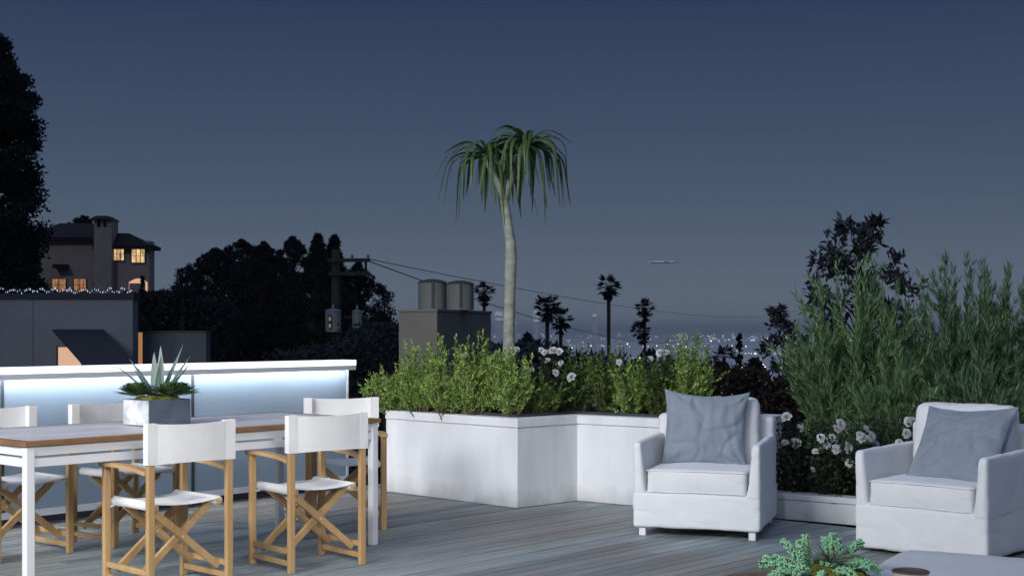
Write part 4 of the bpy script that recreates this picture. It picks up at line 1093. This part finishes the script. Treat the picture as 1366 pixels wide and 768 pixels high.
# arched porch opening, lit from within
mb = MB(); pts = []; x0, x1 = hx(176.5) - hb.x, hx(201) - hb.x; zb = hzv(395) - hb.z; zs = hzv(377) - hb.z; za = hzv(372) - hb.z
arc = [(x0, zb), (x1, zb)] + [(x1 + (x0 - x1) * t_, zs + (za - zs) * math.sin(math.pi * t_)) for t_ in np.linspace(0, 1, 14)]
n = len(arc); v = [(p[0], -1.26, p[1]) for p in arc] + [(p[0], -1.215, p[1]) for p in arc]
mb.add(v, [tuple(range(n)), tuple(range(2 * n - 1, n - 1, -1))] + [(i, n + i, n + (i + 1) % n, (i + 1) % n) for i in range(n)])
mb.build('arched_window', M['win_pink'], ho)
mb = MB(); mb.box((x0 + x1) / 2 - .9, (x0 + x1) / 2 + .75, -1.32, -1.265, zb, zs - .1); mb.build('door', M['house'], ho)
hbx(75, 92, 353, 358, -1.2, -.02, 'roof_tile', 'balcony')
# planting in front of the house and the big trees
b = at(190, HY, 60); b.z = hz(b.x, b.y)
tree('cypress_tree', 'small pointed cypress before the lit arch of the house', 'tree', b, Zz(371, 60) - b.z, lambda u: .28 * (1 - u) ** .7, 70, 60, .13, 'leaf_navy', None, .06, .9, .03, 1.5, .4)
b = at(231, HY, 58); b.z = hz(b.x, b.y)
tree('cypress_tree', 'small pointed cypress right of the house beside the dark agave', 'tree', b, Zz(383, 58) - b.z, lambda u: .26 * (1 - u) ** .6, 70, 60, .13, 'leaf_navy', None, .06, .9, .03, 1.5, .4)
hedge('dark_hedge', 'black hedge behind the low grey garden wall, below the house', 'hedge', [at(172, 397, 30), at(203, 396, 30), at(225, 391, 30), at(262, 398, 30), at(300, 405, 30)], 12000, 'leaf_navy', .12, None, .4)
mb = MB(); c = at(244, 400, 29.5)
for k in range(34):
    az = k * 2.4; le = .15 + .95 * (k / 34)
    blade(mb, az, le, .52, .05, .25, 6)
agd = thing('dark_agave', 'dark spiky agave silhouetted on the hedge near the trees', 'plant', c); mb.build('leaves', M['leaf_navy'], agd)
mb = MB(); mb.tube([(0, 0, 0), (0, 0, -1.2)], .05, 6); mb.build('stem', M['bark_dark'], agd)

def lump(seed, base_w, tp=.5):
    r_ = random.Random(seed); a, b2 = r_.uniform(0, 6), r_.uniform(0, 6)
    return lambda u: base_w * (1 - .25 * u) * (max(0, 1 - u ** 3.2)) ** tp * (1 + .18 * math.sin(9 * u + a)) if u > .03 else 0
b = at(-18, HY, 42); b.z = hz(b.x, b.y)
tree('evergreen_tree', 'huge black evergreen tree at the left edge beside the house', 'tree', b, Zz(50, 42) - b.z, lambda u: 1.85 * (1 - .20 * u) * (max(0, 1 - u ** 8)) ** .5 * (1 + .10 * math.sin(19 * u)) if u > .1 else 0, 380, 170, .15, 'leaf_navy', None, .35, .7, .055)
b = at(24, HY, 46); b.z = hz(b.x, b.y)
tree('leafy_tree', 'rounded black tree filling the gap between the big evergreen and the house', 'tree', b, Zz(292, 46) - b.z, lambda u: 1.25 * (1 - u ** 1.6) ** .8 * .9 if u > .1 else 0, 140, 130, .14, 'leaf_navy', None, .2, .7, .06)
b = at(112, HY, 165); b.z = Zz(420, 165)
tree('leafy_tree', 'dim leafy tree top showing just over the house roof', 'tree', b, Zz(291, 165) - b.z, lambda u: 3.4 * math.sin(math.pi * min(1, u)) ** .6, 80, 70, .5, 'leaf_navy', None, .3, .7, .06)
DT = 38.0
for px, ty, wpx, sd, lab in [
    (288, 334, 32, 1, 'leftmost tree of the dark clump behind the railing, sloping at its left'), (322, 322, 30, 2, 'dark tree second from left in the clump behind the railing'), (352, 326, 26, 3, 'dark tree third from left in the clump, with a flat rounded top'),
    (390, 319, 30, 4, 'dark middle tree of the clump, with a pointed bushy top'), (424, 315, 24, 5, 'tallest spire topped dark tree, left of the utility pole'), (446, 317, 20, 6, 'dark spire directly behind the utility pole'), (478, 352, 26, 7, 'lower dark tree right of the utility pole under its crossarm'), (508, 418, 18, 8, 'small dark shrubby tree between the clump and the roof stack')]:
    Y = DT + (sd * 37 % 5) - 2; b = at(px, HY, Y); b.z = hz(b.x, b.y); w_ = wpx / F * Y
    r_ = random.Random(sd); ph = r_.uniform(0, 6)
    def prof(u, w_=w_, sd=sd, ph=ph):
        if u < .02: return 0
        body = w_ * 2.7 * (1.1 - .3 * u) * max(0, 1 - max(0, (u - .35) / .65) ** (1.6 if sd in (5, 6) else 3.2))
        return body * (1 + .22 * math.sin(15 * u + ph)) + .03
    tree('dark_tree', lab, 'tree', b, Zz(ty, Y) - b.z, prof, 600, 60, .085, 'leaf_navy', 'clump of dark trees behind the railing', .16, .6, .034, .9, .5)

# ------------------------------------------------------------------ utility pole and wires
PY = 30.0; pb = gz(at(448, HY, PY))
po = thing('utility_pole', 'wooden utility pole with crossarms and two transformers among dark trees', 'utility pole', pb)
pz = lambda py: Zz(py, PY) - pb.z
pxx = lambda px: X(px, PY) - pb.x
MB().tube([(0, 0, -.4), (0, 0, pz(400)), (0, 0, pz(333))], [.12, .105, .09], 12).build('pole_shaft', M['pole'], po, smooth=True)
ARM = []
for py, pxa, pxb in ((347.5, 438, 495), (365.5, 440, 495)):
    MB().box(pxx(pxa), pxx(pxb), -.20, -.115, pz(py) - .04, pz(py) + .04).build('crossarm', M['pole'], po, bevel=.004)
MB().box(pxx(487), pxx(490), -.112, -.05, pz(369), pz(345)).build('arm_brace', M['pole'], po)
ins0 = None
for px in (471, 492):
    mb = MB().lathe([(.012, 0), (.035, .02), (.028, .04), (.035, .06), (.02, .085)], n=8)
    o = mb.build('insulator', M['transformer'], po, loc=(pxx(px), -.158, pz(345.0)))
for px, py0, py1, r0 in ((447, 412, 443, .175), (477.5, 413, 438, .11)):
    tf = empty('transformer', (pxx(px), -.32 if px < 460 else -.16, pz(py1))); tf.parent = po; Hh = pz(py0) - pz(py1)
    MB().lathe([(r0 * .9, 0), (r0, .02), (r0, Hh * .88), (r0 * 1.06, Hh * .89), (r0 * 1.06, Hh * .93), (r0 * .4, Hh)], n=20).build('tank', M['transformer'], tf, smooth=False)
    MB().lathe([(.02, Hh), (.03, Hh + .03), (.02, Hh + .1)], n=8).build('bushing', M['transformer'], tf)
    if px > 460: MB().bar((0, 0, Hh * .6), (pxx(448) - pxx(px), .10, Hh * .6), .04, .04).build('bracket', M['pole'], tf)
lb = empty('transformer_reflection', (pxx(444.5), -.53, pz(438))); lb.parent = po  # yellow reflection on the transformer, put in as a small glowing part
MB().box(-.035, .035, -.02, .02, .0, .30).build('reflection_backing', M['frame_dark'], lb)
MB().box(-.022, .022, -.024, -.0205, .02, .10).box(-.022, .022, -.024, -.0205, .17, .25).build('reflection_glow', glow('yellow_reflection', (.95, .80, .35), .22), lb)
def wire(label, pts, r):
    p0 = Vector(pts[0]); t = thing('power_line', label, 'power line', p0)
    MB().tube([Vector(p) - p0 for p in pts], r, 5, False).build('cable', M['wire'], t)
def sagpts(a, b_, s, n=24): return [a.lerp(b_, i / n) - Vector((0, 0, s * 4 * (i / n) * (1 - i / n))) for i in range(n + 1)]
wire('lower dark power line running from the pole past the pale trunk', sagpts(at(494, 349, 29.8), at(948, 446, 120), 1.2), .012)
wire('thin upper power line running from the pole to the right', sagpts(at(492, 345.5, 29.8), at(1060, 414, 150), 1.0), .009)
wire('faint power line from the house side to the pole', sagpts(at(205, 388, 90), at(404, 350, 60), 1.6), .013)

# ------------------------------------------------------------------ city below
C = []; S = []
def light(px, py, s=1.0):
    D_ = min(60000, (150 + EYE) * F / max(1.2, (py - HY))); C.append(((px - CX) / F * D_, D_, -150 + .4 * s * D_ / F)); S.append(s * D_ / F)
for i in range(430):
    y_ = HY + 3.0 + rng.exponential(5.0); x_ = rng.uniform(560, 1250) if rng.uniform() < .8 else rng.normal(830, 120); light(x_, y_, rng.uniform(.45, 1.25) * (1.5 if rng.uniform() < .12 else 1))
for i in range(90): light(rng.uniform(940, 1250), rng.uniform(447, 452), rng.uniform(.6, 1.5))
for i in range(120): light(rng.uniform(640, 1250), rng.uniform(455, 520), rng.uniform(.4, 1.0))
for y_, x0, x1, st_ in ((471.5, 996, 1060, 4.2), (453.5, 968, 1060, 5.5), (490, 990, 1075, 6.5), (478, 660, 900, 11), (462, 700, 1000, 8)):
    x_ = x0
    while x_ < x1: light(x_ + rng.normal() * .8, y_ + rng.normal() * .35, rng.uniform(.6, 1.3)); x_ += st_ * rng.uniform(.6, 1.5)
for x_, y_, s in ((979, 493, 2.6), (1018, 488, 2.8), (1030, 490, 2.0), (1038, 508, 1.8), (672, 436, 1)): 
    if y_ > 445: light(x_, y_, s)
C = np.array(C); S = np.array(S)
v = []; f = []
for c, s in zip(C, S):
    a = len(v); h_ = s * .5
    v += [tuple(c + np.array(q) * h_) for q in ((1, 0, 0), (0, 1, 0), (-1, 0, 0), (0, -1, 0), (0, 0, 1), (0, 0, -1))]
    for k in range(4): f += [(a + k, a + (k + 1) % 4, a + 4), (a + (k + 1) % 4, a + k, a + 5)]
tag(MB().add(v, f).build('city_lights', M['far_light']), 'hundreds of tiny city lights spread over the basin', None, None, 'stuff')
TY = 7000.0
for px0, px1, ty, rows, lab in ((659, 673, 415, [(0, 5), (9, 12)], 'lit office tower top just right of the small fan palm'), (711, 719, 414, [(0, 4), (5, 9), (10, 14)], 'slim lit office tower left of the leaning palm pair'), (789, 797, 418, [(1, 4)], 'distant lit office tower left of the tallest palm'),
                            (682, 690, 427, [(0, 4)], 'short lit office tower right of the pale tree trunk'), (739, 746, 432, [(0, 3), (6, 8)], 'short lit office tower behind the lower leaning palm')):
    b = at((px0 + px1) / 2, HY, TY); b.z = -150
    tw_ = thing('office_tower', lab, 'tower', b, 0, 'office towers in the basin'); wv = (px1 - px0) / 2 / F * TY; Ht = Zz(ty, TY) + 150
    MB().box(-wv * .8, wv * .8, -wv, wv, 0, Ht).build('shell', M['tower'], tw_)
    for a, c in rows:
        mb = MB(); zz = a
        while zz < c:
            xx = -wv * .8
            while xx < wv * .7:
                ww = wv * random.uniform(.15, .45)
                if random.random() < .72: mb.box(xx, min(xx + ww * .8, wv * .78), -wv - 2, -wv - .5, Ht - (zz + 1.1) / F * TY, Ht - zz / F * TY - 1)
                xx += ww
            zz += 1.6
        mb.build('lit_floor', M['tower_win'], tw_)
# airliner climbing out over the city
ap = at(886, 349.5, 1900); pl_ = thing('airliner', 'small distant airliner flying low across the night sky', 'airplane', ap, R(4))
mb = MB()
for L_, r_ in ((0, 0),): pass
n = 12; prof = [(-21, .05), (-20, .8), (-18, 1.5), (-15, 1.9), (10, 1.9), (16, 1.3), (21, .3)]
mb.tube([(x, 0, .5 if x > 15 else 0) for x, r in prof], [r for x, r in prof], n); mb.build('fuselage', M['fuselage'], pl_, smooth=True)
for s in (-1, 1):
    mb = MB(); mb.add([(-5, s * 1.5, -.6), (2, s * 1.5, -.6), (7, s * 17, .8), (4.6, s * 17, .8), (-5, s * 1.5, -.2), (2, s * 1.5, -.2), (7, s * 17, 1.0), (4.6, s * 17, 1.0)], [(0, 1, 2, 3), (7, 6, 5, 4), (0, 4, 5, 1), (1, 5, 6, 2), (2, 6, 7, 3), (3, 7, 4, 0)]); mb.build('wing', M['fuselage'], pl_)
    mb = MB(); mb.tube([(-5, s * 5.5, -1.5), (-1, s * 5.5, -1.4)], .9, 10); mb.build('engine', M['fuselage'], pl_)
mb = MB(); mb.add([(15, -.2, 1.2), (20, -.2, 1.2), (22.5, -.2, 6), (20.5, -.2, 6), (15, .2, 1.2), (20, .2, 1.2), (22.5, .2, 6), (20.5, .2, 6)], [(0, 1, 2, 3), (7, 6, 5, 4), (0, 4, 5, 1), (1, 5, 6, 2), (2, 6, 7, 3), (3, 7, 4, 0)]); mb.build('tail_fin', M['fuselage'], pl_)
mb = MB()
for k in range(30): mb.box(-15 + k * .95, -15 + k * .95 + .6, -1.97, -1.86, .1, .9)
mb.build('cabin_windows', M['cabin'], pl_)
mb = MB().lathe([(.1, -.6), (.6, -.3), (.7, 0), (.6, .3), (.1, .6)], n=10); mb.build('landing_light', M['cabin'], pl_, loc=(-21.6, -.5, -.3))

# ------------------------------------------------------------------ night air over the basin
hm = bpy.data.materials.new('night_haze'); nt, out = nodes(hm)
pv = nt.nodes.new('ShaderNodeVolumePrincipled'); pv.inputs['Color'].default_value = (.94, .96, 1.0, 1); pv.inputs['Density'].default_value = 7e-5
lnk(nt, pv.outputs[0], out.inputs['Volume'])
tag(MB().box(-61000, 61000, -70, 71000, -162, 125).build('haze', hm), 'thin night haze lying over the terrace and the city', None, None, 'stuff')

# ------------------------------------------------------------------ render settings
sc.render.engine = 'CYCLES'
sc.cycles.use_denoising = True
sc.cycles.max_bounces = 6; sc.cycles.diffuse_bounces = 3; sc.cycles.transparent_max_bounces = 6
sc.cycles.sample_clamp_indirect = 4
vs = sc.view_settings; vs.view_transform = 'Standard'; vs.look = 'None'; vs.exposure = 0; vs.gamma = 1; vs.use_curve_mapping = False
